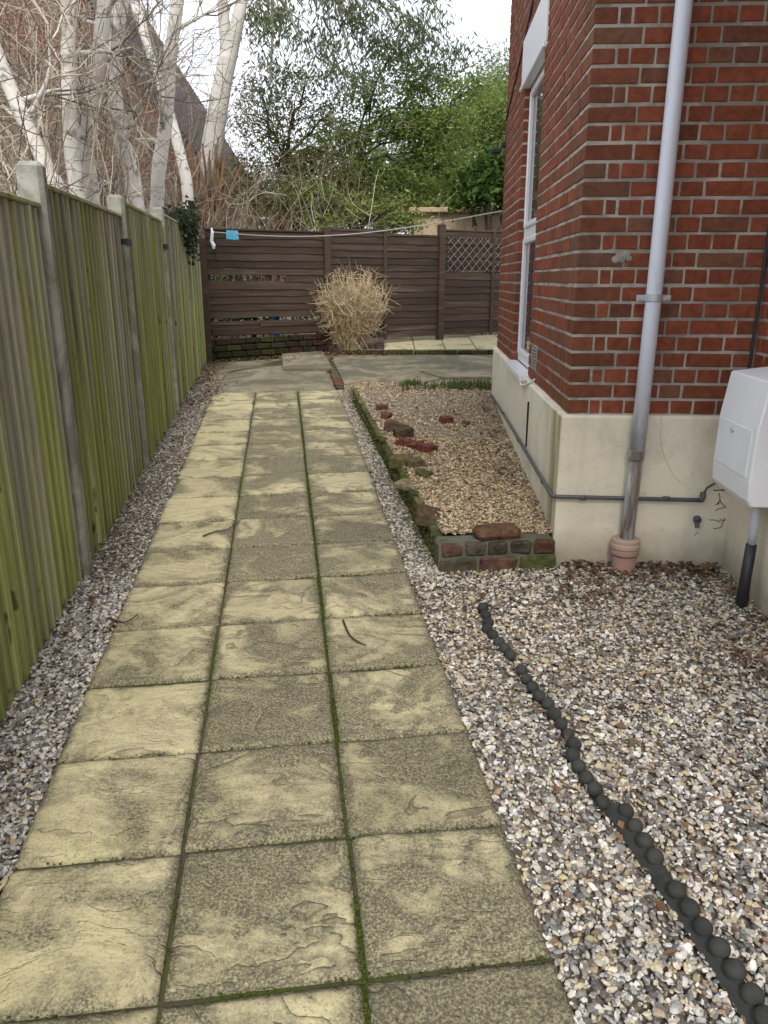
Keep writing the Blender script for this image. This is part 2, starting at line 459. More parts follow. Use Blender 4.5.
WHITEP = mat_flat('white_upvc', (.78, .79, .82), .3, .5, 8, .03)
BOXP = mat_flat('white_meter_box', (.76, .77, .80), .55, .35, 4, .11, bscale=60)
GLASS, _nt, _b = newmat('window_glass', .04, .9); setc(_nt, _b, mix(_nt, noise(_nt, coords(_nt), 1.2), (.02, .025, .03), (.05, .055, .06)))
BLACK = mat_flat('black_plastic', (.022, .023, .026), .45, .4, 30, .3)
EDGE = mat_concrete('scuffed_black_plastic', (.040, .042, .040), (.062, .064, .058), (.022, .023, .022), 9)
GREYPIPE = mat_flat('grey_plastic', (.075, .08, .085), .45, .4, 25, .3)
CLAY = mat_flat('clay_socket', (.36, .22, .18), .8, .2, 14, .25, bscale=50)
CLAYT = mat_flat('pale_clay_rim', (.40, .30, .235), .8, .2, 14, .2, bscale=50)
STEEL = mat_flat('galvanised', (.5, .52, .56), .4, .5, 20, .2, metal=.4)
BIRCH = mat_bark('white_bark', (.76, .73, .68), (.58, .55, .50), (.13, .10, .075), (5, 5, 2.5), .85)
EUCA = mat_bark('grey_smooth_bark', (.60, .58, .54), (.44, .41, .36), (.30, .25, .19), (3, 3, .8), .5)
PEEL = mat_bark('peeling_bark', (.32, .20, .12), (.20, .13, .08), (.08, .055, .04), (9, 9, 1), .7)
DBARK = mat_bark('dark_bark', (.065, .052, .042), (.035, .03, .025), (.10, .09, .08))
TWIG = mat_attr('twig', .85, .2, 9, .3)
LINE = mat_flat('line_cord', (.45, .43, .40), .7, .3)
BLUE = mat_flat('blue_plastic', (.10, .42, .62), .4, .4)
BLUED = mat_flat('blue_tub', (.05, .15, .36), .5, .4)
IRON = mat_flat('air_brick_grey', (.30, .28, .27), .7, .3)
ROOFT = mat_flat('roof_tile', (.06, .042, .038), .85, .2, 9, .35)
GUTTER = mat_flat('dark_fascia', (.04, .035, .032), .6, .3)
TAN = mat_flat('tan_block', (.46, .36, .245), .9, .2, 5, .2, bscale=20)

def mat_farbrick():
    m, nt, b = newmat('distant_brick', .85, .2); v = coords(nt)
    rot = nnode(nt, 'ShaderNodeMapping'); rot.inputs['Rotation'].default_value = (R(90), 0, 0); nt.links.new(v, rot.inputs[0])
    bt = nnode(nt, 'ShaderNodeTexBrick'); bt.inputs['Scale'].default_value = 1.0
    bt.inputs['Brick Width'].default_value = .22; bt.inputs['Row Height'].default_value = .075; bt.inputs['Mortar Size'].default_value = .008
    bt.inputs['Color1'].default_value = (.17, .055, .04, 1); bt.inputs['Color2'].default_value = (.12, .042, .032, 1); bt.inputs['Mortar'].default_value = (.19, .15, .125, 1)
    nt.links.new(rot.outputs[0], bt.inputs['Vector'])
    setc(nt, b, mix(nt, ramp(nt, noise(nt, v, 1.5, 5), [(.45, 0), (.7, .45)]), bt.outputs[0], (.12, .06, .045))); return m
FARBRICK = mat_farbrick()

# ------------------------------------------------------------------ ground sheet
def ground():
    mb = MB()
    xs = np.concatenate([[-400, -120, -40], np.linspace(-15, 15, 61), [40, 120, 400]])
    ys = np.concatenate([[-400, -100, -20], np.linspace(-5, 14, 77), [30, 90, 400]])
    X, Y = np.meshgrid(xs, ys); Z = gz(Y) - .012
    n = len(xs); idx = np.arange(len(xs) * len(ys)).reshape(len(ys), n)
    q = np.stack([idx[:-1, :-1], idx[:-1, 1:], idx[1:, 1:], idx[1:, :-1]], -1).reshape(-1, 4)
    mb.add(np.stack([X, Y, Z], -1), q); o = mb.build('ground', GROUND, smooth=True); tag(o, kind='structure')
ground()

# ------------------------------------------------------------------ slab path
PA = 0.1274                                     # path runs to the left as it goes away
pd = unit([-PA, 1, 0]); pr = np.array([pd[1], -pd[0], 0])
P0 = np.array([-.104, 0, 0])
S0, PITCHS = 1.832, .452
def ppt(s, w): return P0 + pd * s + pr * w
NROW = range(-4, 15)
SEND = S0 + PITCHS * 15
def path():
    mb = MB(); n = 26
    colw = [(-.688, -.236), (-.223, .227), (.241, .688)]
    for k in NROW:
        for ci, (wa, wb) in enumerate(colw):
            s0 = S0 + PITCHS * k + .006; s1 = s0 + PITCHS - .015
            j = rng.uniform(-.004, .004, 4)
            t = np.linspace(0, 1, n); U, Vv = np.meshgrid(t, t)
            W = wa + j[0] + (wb - wa + j[1] - j[0]) * U; S = s0 + j[2] + (s1 - s0 + j[3] - j[2]) * Vv
            # slightly ragged edges
            ed = np.minimum(np.minimum(U, 1 - U), np.minimum(Vv, 1 - Vv))
            P = P0[None, None] + pd * S[..., None] + pr * W[..., None]
            ox, oy = rng.uniform(0, 60, 2)
            f = fbm(U * 3.1 + ox, Vv * 2.2 + oy, 4); l = f * 5.5; rel = (np.floor(l) + np.clip((l - np.floor(l)) * 3.0, 0, 1)) / 5.5
            tl = rng.uniform(-.002, .002, 2)
            Z = gz(P[..., 1]) + .014 + (rel - .5) * .018 + (U - .5) * tl[0] + (Vv - .5) * tl[1]
            Z = Z - np.clip(1 - ed / .035, 0, 1) ** 2 * .007
            P = P.copy(); P[..., 2] = Z
            tone = rng.uniform(.9, 1.08); grime = float(np.clip([.38, .88, .84][ci] + rng.uniform(-.24, .2) - (.12 if k > 11 else 0), 0, 1)); sd = rng.random()
            colr = np.column_stack([np.full(n * n, tone), np.clip(grime + .75 * np.clip(1 - ed.ravel() / .09, 0, 1) ** 1.5 * fbm(U * 5 + oy, Vv * 5 + ox, 3).ravel() * 1.4, 0, 1.6), np.full(n * n, sd)])
            idx = np.arange(n * n).reshape(n, n)
            q = np.stack([idx[:-1, :-1], idx[:-1, 1:], idx[1:, 1:], idx[1:, :-1]], -1).reshape(-1, 4)
            # skirt
            per = np.concatenate([idx[0, :-1], idx[:-1, -1], idx[-1, :0:-1], idx[:0:-1, 0]])
            V = P.reshape(-1, 3); low = V[per].copy(); low[:, 2] = gz(low[:, 1]) - .03; colr = np.concatenate([colr, colr[per]])
            m = len(per); a = np.arange(m); bq = np.stack([per[a], n * n + a, n * n + (a + 1) % m, per[(a + 1) % m]], -1)
            mb.add(np.concatenate([V, low]), np.concatenate([q, bq]), colr)
    o = mb.build('path', SLAB, smooth=False); tag(o, kind='structure')
    for p in o.data.polygons: p.use_smooth = True
    # bedding seen in the joints
    jb = MB(); ss = np.linspace(S0 + PITCHS * -4, SEND, 60); ww = np.linspace(-.685, .685, 12)
    S, W = np.meshgrid(ss, ww, indexing='ij'); P = P0 + pd * S[..., None] + pr * W[..., None]; P[..., 2] = gz(P[..., 1]) - .001 + rng.uniform(-.003, .002, S.shape)
    idx = np.arange(S.size).reshape(S.shape); q = np.stack([idx[:-1, :-1], idx[:-1, 1:], idx[1:, 1:], idx[1:, :-1]], -1).reshape(-1, 4)
    jb.add(P, q); tag(jb.build('path_bedding', JOINT, smooth=True), kind='structure')
    # moss tufts in the joints
    N = 26000; pts = []
    for _ in range(N):
        r = rng.random()
        if r < .5: s_ = rng.uniform(.3, SEND); w_ = .234 + rng.normal(0, .0045); pr_ = .75 if fbm(np.array(s_ * 2.2), np.array(1.7)) > .42 else .12
        elif r < .66: s_ = rng.uniform(.3, SEND); w_ = -.2295 + rng.normal(0, .0045); pr_ = .25 if fbm(np.array(s_ * 2.2), np.array(9.7)) > .5 else .04
        else:
            k = int(rng.integers(-3, 15)); s_ = S0 + PITCHS * k + rng.normal(0, .004); w_ = rng.uniform(-.68, .68); pr_ = (.6 if w_ > -.2 else .15) * (1 if fbm(np.array(w_ * 4), np.array(k * 3.3)) > .45 else .2)
        if rng.random() < pr_: pts.append(ppt(s_, w_))
    pts = np.array(pts); pts[:, 2] = gz(pts[:, 1]) + rng.uniform(.000, .011, len(pts))
    cols = np.array([.055, .085, .014]) * rng.uniform(.5, 1.5, (len(pts), 1)) * np.array([1, 1, 1]) + rng.uniform(0, .03, (len(pts), 1)) * np.array([1, .8, .2])
    mm = MB(); blobs(mm, pts, rng.uniform(.0016, .0042, len(pts)), cols, (1, 1, .7), 1)
    tag(mm.build('moss', MOSS), kind='stuff')

def ico(sub):
    t = (1 + 5 ** .5) / 2
    v = [(-1, t, 0), (1, t, 0), (-1, -t, 0), (1, -t, 0), (0, -1, t), (0, 1, t), (0, -1, -t), (0, 1, -t), (t, 0, -1), (t, 0, 1), (-t, 0, -1), (-t, 0, 1)]
    f = [(0, 11, 5), (0, 5, 1), (0, 1, 7), (0, 7, 10), (0, 10, 11), (1, 5, 9), (5, 11, 4), (11, 10, 2), (10, 7, 6), (7, 1, 8), (3, 9, 4), (3, 4, 2), (3, 2, 6), (3, 6, 8), (3, 8, 9), (4, 9, 5), (2, 4, 11), (6, 2, 10), (8, 6, 7), (9, 8, 1)]
    v = [unit(p) for p in v]
    for _ in range(sub - 1):
        cache = {}; nf = []
        def mid(a, b):
            k = (min(a, b), max(a, b))
            if k not in cache: v.append(unit(v[a] + v[b])); cache[k] = len(v) - 1
            return cache[k]
        for a, b, c in f:
            x, y, z = mid(a, b), mid(b, c), mid(c, a); nf += [(a, x, z), (b, y, x), (c, z, y), (x, y, z)]
        f = nf
    return np.array(v), np.array(f)
ICO = {1: ico(1), 2: ico(2)}
def rotmats(n, tilt):
    yaw = rng.uniform(0, 2 * np.pi, n); ax = rng.uniform(0, 2 * np.pi, n); an = rng.normal(0, tilt, n)
    cz, sz = np.cos(yaw), np.sin(yaw); Z = np.zeros((n, 3, 3)); Z[:, 0, 0] = cz; Z[:, 0, 1] = -sz; Z[:, 1, 0] = sz; Z[:, 1, 1] = cz; Z[:, 2, 2] = 1
    k = np.stack([np.cos(ax), np.sin(ax), np.zeros(n)], 1); K = np.zeros((n, 3, 3))
    K[:, 0, 2] = k[:, 1]; K[:, 1, 2] = -k[:, 0]; K[:, 2, 0] = -k[:, 1]; K[:, 2, 1] = k[:, 0]
    I = np.eye(3)[None]; T = I + np.sin(an)[:, None, None] * K + (1 - np.cos(an))[:, None, None] * (K @ K)
    return T @ Z
def blobs(mb, pos, rad, cols, shape=(1, .75, .5), sub=1, tilt=.4, jit=.22, var=.2):
    bv, bf = ICO[sub]; n = len(pos); m = len(bv)
    sc = np.array(shape)[None] * rng.uniform(1 - var, 1 + var, (n, 3)) * np.asarray(rad)[:, None]
    jr = 1 + rng.uniform(-jit, jit, (n, m, 1))
    V = bv[None] * jr * sc[:, None, :]
    V = np.einsum('nij,nmj->nmi', rotmats(n, tilt), V) + pos[:, None, :]
    F = (bf[None] + (np.arange(n) * m)[:, None, None]).reshape(-1, 3)
    mb.add(V.reshape(-1, 3), F, np.repeat(np.asarray(cols), m, 0))
path()

# ------------------------------------------------------------------ gravel
FA = -.1317                                     # left fence direction
F0 = np.array([-1.556, 3.70, 0]); fd = unit([FA, 1, 0]); fn = np.array([fd[1], -fd[0], 0])   # fn points to the path
def fence_x(y): return F0[0] + FA * (y - F0[1])
def path_x(y, w): return P0[0] - PA * y + w * 1.008
HA = R(2.9); C0 = np.array([.921, 3.85])
def side_x(y): return C0[0] + math.tan(HA) * (y - C0[1])
def ret_x(y): return C0[0] + .88 * math.cos(HA) + math.tan(HA) * (y - C0[1] + .88 * math.sin(HA)) - .03
BEDL0, BEDL1 = G(439, 570), G(351, 398)         # outer line of the bed's left kerb
def bed_x(y): return BEDL0[0] + (BEDL1[0] - BEDL0[0]) * (y - BEDL0[1]) / (BEDL1[1] - BEDL0[1])
PAL = 1.14 * np.array([(.60, .58, .54), (.50, .47, .41), (.50, .44, .34), (.30, .29, .275), (.20, .192, .182), (.115, .112, .11), (.36, .28, .19), (.23, .15, .11), (.42, .36, .22), (.15, .11, .08)])
def stones(n, xf0, xf1, y0, y1, dz, wts, sub, size=(.0045, .0142), tint=(1, 1, 1), jz=.014):
    y = rng.uniform(y0, y1, n); a = xf0(y); b = xf1(y); x = a + (b - a) * rng.random(n)
    r = size[0] + (size[1] - size[0]) * rng.random(n) ** 1.6
    z = gz(y) + dz + (np.clip(5.4 - y, 0, 2) * .022 if dz > .12 else 0) + rng.uniform(-.002, jz, n) - .4 * (r - size[0]) + .012 * (fbm(x * 3 + 20, y * 3 + 20, 2) - .35)
    wts = np.array(wts, float); wts /= wts.sum()
    c = PAL[rng.choice(len(PAL), n, p=wts)] * rng.uniform(.78, 1.15, (n, 1)) * np.array(tint)
    c = c * (1 - .25 * np.clip(fbm(x * 1.5, y * 1.5, 3)[:, None] - .4, 0, 1) * 2)
    return np.stack([x, y, z], 1), r, np.clip(c, .01, .85), sub
W_GREY = [2.2, 2.2, 1.2, 2.6, 2.4, 1.9, .6, .4, .6, .8]
W_MIX = [2.0, 2.2, 1.7, 2.2, 2.2, 1.8, .9, .35, 1.2, 1.0]
W_TAN = [1.1, 2.0, 2.0, 1.2, 1.2, .9, 2.2, 1.3, 1.6, 1.8]
def gravel():
    mb = MB(); rows = []
    pl = lambda y: path_x(y, -.69); prx = lambda y: path_x(y, .69)
    fx = lambda y: fence_x(y) - .02
    rows.append(stones(9500, fx, pl, .9, 3.6, 0, W_GREY, 2)); rows.append(stones(10500, fx, pl, 3.6, 9.6, 0, W_GREY, 1, tint=(.9, .87, .83)))
    bend = lambda y: ret_x(y) - .0
    rows.append(stones(21000, prx, bend, .75, 2.6, 0, W_MIX, 2)); rows.append(stones(13500, prx, bend, 2.6, 3.86, .0, W_MIX, 2, tint=(.95, .92, .87)))
    rows.append(stones(11000, prx, lambda y: bed_x(y) - .01, 3.6, 8.7, 0, W_GREY, 1, tint=(.92, .88, .82)))
    rows.append(stones(18000, lambda y: bed_x(y) + .05, lambda y: side_x(y) - .03, 3.85, 6.0, .125, W_TAN, 1, tint=(1.10, .97, .76)))
    rows.append(stones(12000, lambda y: bed_x(y) + .05, lambda y: side_x(y) - .03, 6.0, 8.5, .115, W_TAN, 1, tint=(1.06, .93, .74)))
    rows.append(stones(2500, lambda y: side_x(y) - 1.6, lambda y: side_x(y) + .2, 7.8, 8.75, .06, W_TAN, 1, tint=(.8, .72, .62)))
    for p, r, c, sub in rows: blobs(mb, p, r, c, (1, .72, .42), sub, .6, .19 if sub == 2 else .17, .3)
    tag(mb.build('gravel', STONE), kind='stuff')
    # soil core of the raised bed
    ys = np.linspace(3.87, 8.5, 30); V = []; F = []
    for i, y in enumerate(ys):
        for x in np.linspace(bed_x(y) + .04, side_x(y) - .02, 8): V.append((x, y, gz(y) + .118 + max(0, 5.4 - y) * .022 - max(0, y - 8.2) * .3))
    for i in range(len(ys) - 1):
        for j in range(7): F.append((i * 8 + j, i * 8 + j + 1, i * 8 + 9 + j, i * 8 + 8 + j))
    sb = MB(); sb.add(V, F); tag(sb.build('bed_soil', GROUND, smooth=True), kind='structure')
gravel()

# ------------------------------------------------------------------ fallen leaves
def leaf_batch(mb, pos, d, nrm, L, Wd, cols, fold=.15, curl=0.0):
    pos = np.asarray(pos); d = d / (np.linalg.norm(d, axis=1, keepdims=True) + 1e-9)
    s = np.cross(d, nrm); s /= (np.linalg.norm(s, axis=1, keepdims=True) + 1e-9); nn = np.cross(s, d)
    L = np.asarray(L)[:, None]; Wd = np.asarray(Wd)[:, None]
    a = pos; m1 = pos + d * L * .42 + s * Wd * .5 + nn * Wd * fold; m2 = pos + d * L * .42 - s * Wd * .5 + nn * Wd * fold; t = pos + d * L + nn * L * curl
    n = len(pos); V = np.stack([a, m1, t, m2], 1).reshape(-1, 3); i = np.arange(n) * 4
    F = np.concatenate([np.stack([i, i + 1, i + 2], 1), np.stack([i, i + 2, i + 3], 1)])
    mb.add(V, F, np.repeat(cols, 4, 0))
def rdir(n, zs=1.0):
    v = rng.normal(0, 1, (n, 3)); v[:, 2] *= zs; return v / np.linalg.norm(v, axis=1, keepdims=True)
def fallen():
    mb = MB(); P = []
    def add(n, f):
        for _ in range(n): P.append(f())
    def near(y0, y1, fx, sp): 
        y = rng.uniform(y0, y1); return (fx(y) + rng.normal(0, sp), y)
    add(120, lambda: near(2.2, 10.5, lambda y: fence_x(y) + .10, .06))
    add(520, lambda: near(7.8, 10.8, lambda y: fence_x(y) + .18, .12))
    add(330, lambda: (rng.uniform(.95, 1.74), 3.82 - abs(rng.normal(0, .14))))
    add(130, lambda: near(2.2, 3.8, lambda y: ret_x(y) - .06, .06))
    add(45, lambda: (rng.uniform(.35, 1.7), rng.uniform(1.0, 3.7)))
    add(70, lambda: (.98 + rng.normal(0, .14), 3.45 + rng.normal(0, .07)))
    add(50, lambda: (1.5 + rng.normal(0, .06), 2.75 + rng.normal(0, .12)))
    add(25, lambda: near(1.0, 9, lambda y: path_x(y, -.74), .06))
    add(40, lambda: near(1.15, 3.4, lambda y: np.interp(y, [1.3, 1.9, 3.0], [.75, .62, .42]) + .03, .035))
    P = np.array(P); n = len(P)
    z = gz(P[:, 1]) + rng.uniform(.012, .024, n)
    Q = []
    for _ in range(260):                                            # on the bed, along the house
        y = rng.uniform(3.9, 8.3); x = (side_x(y) - .06 - abs(rng.normal(0, .10))) if rng.random() < .5 else rng.uniform(bed_x(y) + .1, side_x(y) - .1)
        Q.append((x, y, gz(y) + rng.uniform(.135, .15)))
    for _ in range(700):                                            # under the dry shrub
        px_, py_ = rng.uniform(-.85, 0), 11.46 + abs(rng.normal(0, .2)); Q.append((px_, py_, gz(py_) + rng.uniform(.08, .13)))
    for _ in range(260): px_, py_ = rng.uniform(-.95, .05), 11.33 - abs(rng.normal(0, .12)); Q.append((px_, py_, gz(py_) + rng.uniform(.03, .06)))
    for _ in range(240):
        t = rng.random(); p = DFA + (DFB - DFA) * t * .4; Q.append((p[0] + rng.normal(.1, .1), p[1] - .18 - abs(rng.normal(0, .14)), gz(p[1]) + rng.uniform(.012, .04)))
    P = np.concatenate([np.column_stack([P, z]), np.array(Q)]); n = len(P)
    d = rdir(n, .25); nr = rdir(n, .4) * .5 + np.array([0, 0, 1.])
    cb = np.array([(.13, .075, .045), (.18, .105, .06), (.085, .05, .033), (.25, .165, .10), (.15, .075, .042)])
    c = cb[rng.integers(0, 5, n)] * rng.uniform(.6, 1.2, (n, 1)); L = rng.uniform(.018, .048, n)
    leaf_batch(mb, P, d, nr, L, L * rng.uniform(.4, .8, n), c, .45, .2)
    tag(mb.build('fallen_leaves', DRYLEAF), kind='stuff')
DFA = np.array([-2.42, 10.75, 0]); DFB = np.array([1.89, 12.90, 0])    # line of the dark fence
fallen()

# ------------------------------------------------------------------ back yard concrete, patio
def yard():
    z = gz
    g = lambda px, py: G(px, py)[:2]
    mb = MB()
    yl = [ppt(SEND + .01, -.70)[:2], ppt(SEND + .01, .62)[:2], g(325, 366), g(322, 352), (-.55, 11.25), (-2.3, 10.62), (-2.36, 10.2), g(212, 376)]
    mb.prism(yl, -.1, .012, .01, zf=z); tag(mb.build('concrete_yard', CONC_Y), kind='structure')
    mb = MB()
    cracks = [[g(345, 387), g(400, 388), g(440, 379), g(420, 373), g(372, 381)],
              [g(441.5, 378.5), g(422, 372.5), g(374, 380), g(344, 385), g(334, 364), g(332, 356), (0, 11.28), (4.5, 11.28), (4.5, 8.9), (1.4, 8.9), g(490, 378)]]
    mb.prism(cracks[0], -.1, .014, .01, zf=z); mb.prism(cracks[1], -.1, .020, .012, zf=z)
    tag(mb.build('concrete_apron', CONC_D), kind='structure')
    mb = MB(); mb.prism([g(283, 372), g(333, 372), g(322, 353), g(281, 351)], .0, .055, .012, zf=z)
    o = mb.build('concrete_slab', CONC_Y); tag(o, 'loose grey concrete slab lying on the yard beside the brick strip', 'slab')
    mb = MB(); mb.prism([(-.62, 11.44), (-.02, 11.44), (-.02, 12.0), (-.62, 11.75)], -.1, .075, .02, zf=z); tag(mb.build('planting_bed', GROUND), kind='structure')
    # patio
    mb = MB(); n = 0
    for i in range(9):
        for j in range(3):
            x0 = .0 + i * .455; y0 = 11.50 + j * .455
            tone = rng.uniform(.95, 1.1); mb.prism([(x0, y0), (x0 + .444, y0), (x0 + .444, y0 + .444), (x0, y0 + .444)], -.02, .075, .006, (tone, rng.uniform(.1, .45), rng.random()), zf=lambda y: gz(y) + max(0, y - 11.5) * .03)
    tag(mb.build('patio', SLAB), kind='structure')
yard()
BC = [(.125, .07, .05), (.095, .08, .055), (.14, .07, .048), (.07, .058, .042), (.085, .09, .035), (.12, .115, .05)]
def rbrick(dark=1.0, mossy=.35):
    c = np.array(BC[rng.integers(0, 4)] if rng.random() > mossy else BC[4 + rng.integers(0, 2)]); return c * dark * rng.uniform(.8, 1.25)
def brick_row(mb, p0, p1, dz, h, depth, L=.215, jit=.006, dark=1.0, mossy=.35, gap=.01, tilt=.02):
    p0 = np.array(p0[:2], float); p1 = np.array(p1[:2], float); d = p1 - p0; T = np.linalg.norm(d); d /= T; ang = math.atan2(d[1], d[0]); t = 0
    while t < T - .04:
        l = min(L * rng.uniform(.93, 1.03), T - t); c = p0 + d * (t + l / 2)
        M = Matrix.Translation((c[0], c[1], gz(c[1]) + dz)) @ Matrix.Rotation(ang + rng.normal(0, tilt), 4, 'Z') @ Matrix.Rotation(rng.normal(0, tilt), 4, 'X')
        mb.box((-l / 2 + gap / 2, -depth / 2, 0), (l / 2 - gap / 2, depth / 2, h), .009, rbrick(dark, mossy), 0, jit, M); t += l
def kerbs():
    mb = MB(); brick_row(mb, (-.62, 11.40), (4.0, 11.40), -.05, .12, .10, dark=.6, mossy=.85)
    tag(mb.build('brick_kerb', OLDBRICK), 'low mossy brick kerb along the front of the far patio', 'kerb')
    mb = MB(); brick_row(mb, G(341, 391)[:2], G(325, 353)[:2], -.05, .078, .10, dark=.95, mossy=.45, jit=.01)
    tag(mb.build('brick_strip', OLDBRICK), 'narrow strip of old bricks set between the two concrete areas', 'brick strip')
kerbs()

# ------------------------------------------------------------------ raised bed edging
def bed_wall():
    root = thing('bed_wall', 'low mossy brick wall edging the gravel bed beside the house', 'bed wall', (*BEDL0[:2], gz(BEDL0[1])))
    mb = MB()
    d = unit(BEDL1 - BEDL0); nrm = np.array([d[1], -d[0], 0]); off = nrm * .055
    a = BEDL0 + off; b = BEDL1 + off
    def mossrow(dz, h, t0, t1, mossy):
        brick_row(mb, a + (b - a) * t0, a + (b - a) * t1, dz, h, .10, jit=.009, dark=1.0, mossy=mossy, gap=.012)
    mossrow(-.03, .085, .0, 1, .8)
    mossrow(.062, .07, .0, .34, 1.0)
    mossrow(.060, .055, .35, .98, .85)
    mb.build('side_kerb', OLDBRICK, root)
    # the front end, two and a bit courses, bonded in grey mortar
    fb = MB(); f0 = BEDL0 + np.array([-.01, .0, 0]); f1 = np.array([C0[0] - .025, C0[1] - .04, 0])
    brick_row(fb, f0, f1, -.03, .10, .11, dark=.85, mossy=.3, gap=.016, tilt=.006)
    brick_row(fb, f0 + np.array([.01, .005, 0]), f1 + np.array([-.01, 0, 0]), .084, .070, .108, L=.125, dark=.8, mossy=.3, gap=.018, tilt=.008)
    M = Matrix.Translation((.60, 3.79, gz(3.8) + .152)) @ Matrix.Rotation(R(7), 4, 'Z') @ Matrix.Rotation(R(-12), 4, 'X')
    fb.box((-.13, -.05, 0), (.11, .06, .075), .022, (.13, .075, .045), 0, .012, M)
    fb.build('end_wall', OLDBRICK, root)
    mm = MB(); d2 = unit(f1 - f0); ang = math.atan2(d2[1], d2[0]); Lw = np.linalg.norm((f1 - f0)[:2])
    M = Matrix.Translation((*f0[:2], gz(f0[1]))) @ Matrix.Rotation(ang, 4, 'Z')
    mm.box((.0, -.044, -.05), (Lw + .0, .10, .160), .02, (1, 1, 1), 0, .008, M)
    mm.build('mortar_bed', OLDMORTAR, root)
    # moss cushions along the kerb top
    N = 2400; t = rng.random(N) ** 1.2; P = a[None] + (b - a)[None] * t[:, None] + nrm[None] * rng.normal(0, .04, N)[:, None]
    P[:, 2] = gz(P[:, 1]) + np.where(t < .52, .12, .105) + rng.uniform(-.06, .004, N)
    sidem = rng.random(N) < .75; P[sidem] -= nrm * .055 * 1.0; P[sidem, 2] = gz(P[sidem, 1]) + rng.uniform(.01, .11, sidem.sum())
    c = np.array([.085, .105, .02]) * rng.uniform(.45, 1.3, (N, 1)); c[rng.random(N) < .2] = (.10, .085, .04)
    ms = MB(); blobs(ms, P, rng.uniform(.003, .009, N), c, (1, 1, .45), 1, .2)
    o = ms.build('moss_cover', MOSS, root); o['kind'] = 'stuff'
bed_wall()

def loose_brick(px, py, dz, size, rot, col, name, label, cat, mossn=0, cut=.006):
    p = G(px, py, dz); root = None
    mb = MB()
    M = Matrix.Translation(Vector(p)) @ Matrix.Rotation(rot[2], 4, 'Z') @ Matrix.Rotation(rot[0], 4, 'X') @ Matrix.Rotation(rot[1], 4, 'Y')
    s = np.array(size) / 2
    # a broken lump: chamfered block cut irregularly
    mb.box((-s[0], -s[1], -.01), (s[0], s[1], s[2] * 2), cut, col, 0, .30 * min(s), M)
    o = mb.build(name, OLDBRICK); tag(o, label, cat, 'loose bricks and rubble on the bed'); return o
LB = [
 (381, 410, (.10, .07, .05), (.1, .2, .3), (.14, .07, .05), 'brick_lump', 'small dull brick lump farthest along the bed kerb, behind the red ones'),
 (386, 418, (.09, .07, .05), (.2, 0, 1.1), (.15, .07, .046), 'brick_lump', 'small red brick lump just in front of the farthest dull lump'),
 (394, 431, (.17, .10, .07), (-.1, .2, -.5), (.12, .075, .05), 'half_brick', 'brown half brick leaning on a squarer mossy brown brick'),
 (403, 437, (.14, .11, .075), (.15, -.1, .2), (.085, .062, .038), 'half_brick', 'squarish dark brown brick half beside the leaning brown half brick'),
 (399, 446, (.07, .06, .04), (.2, .3, .8), (.15, .055, .04), 'brick_lump', 'tiny red brick chip left of the row of red rubble'),
 (407, 447, (.13, .09, .06), (0, .2, .15), (.16, .06, .04), 'brick_lump', 'flat red brick lump in the middle of the red rubble'),
 (417, 449, (.11, .09, .06), (.2, -.2, -.4), (.14, .055, .04), 'brick_lump', 'red brown brick lump with a pitted top in the red rubble'),
 (426, 452, (.13, .10, .06), (.1, .1, .5), (.16, .055, .04), 'brick_lump', 'dark red brick lump at the house end of the red rubble'),
 (400, 466, (.14, .12, .075), (.05, .1, -.25), (.125, .11, .05), 'mossy_brick', 'large green mossy brick on the bed kerb'),
 (415, 468, (.12, .10, .065), (.1, -.1, .3), (.13, .10, .055), 'mossy_brick', 'smaller mossy brick right of the large mossy one'),
 (423, 478, (.09, .08, .05), (.2, 0, .9), (.10, .10, .04), 'mossy_brick', 'small flat mossy piece in front of the paired mossy bricks'),
 (409, 487, (.16, .12, .03), (.05, .05, -.6), (.24, .20, .125), 'stone_piece', 'flat pale tan stone piece set against the kerb'),
 (428, 520, (.13, .20, .055), (0, .15, -.12), (.10, .075, .045), 'half_brick', 'long brown brick tipped against the kerb near the bed front'),
 (446, 423, (.10, .09, .06), (.1, .1, .3), (.16, .06, .045), 'brick_lump', 'lone red brick lump out on the bed gravel'),
 (466, 424, (.07, .06, .03), (.1, .1, .9), (.22, .10, .07), 'brick_lump', 'small low red brick chip right of the lone red lump'),
]
for px, py, sz, rt, c, nm, lb in LB:
    loose_brick(px, py, .12, sz, rt, c, nm, lb, 'brick' if 'stone' not in nm else 'stone')

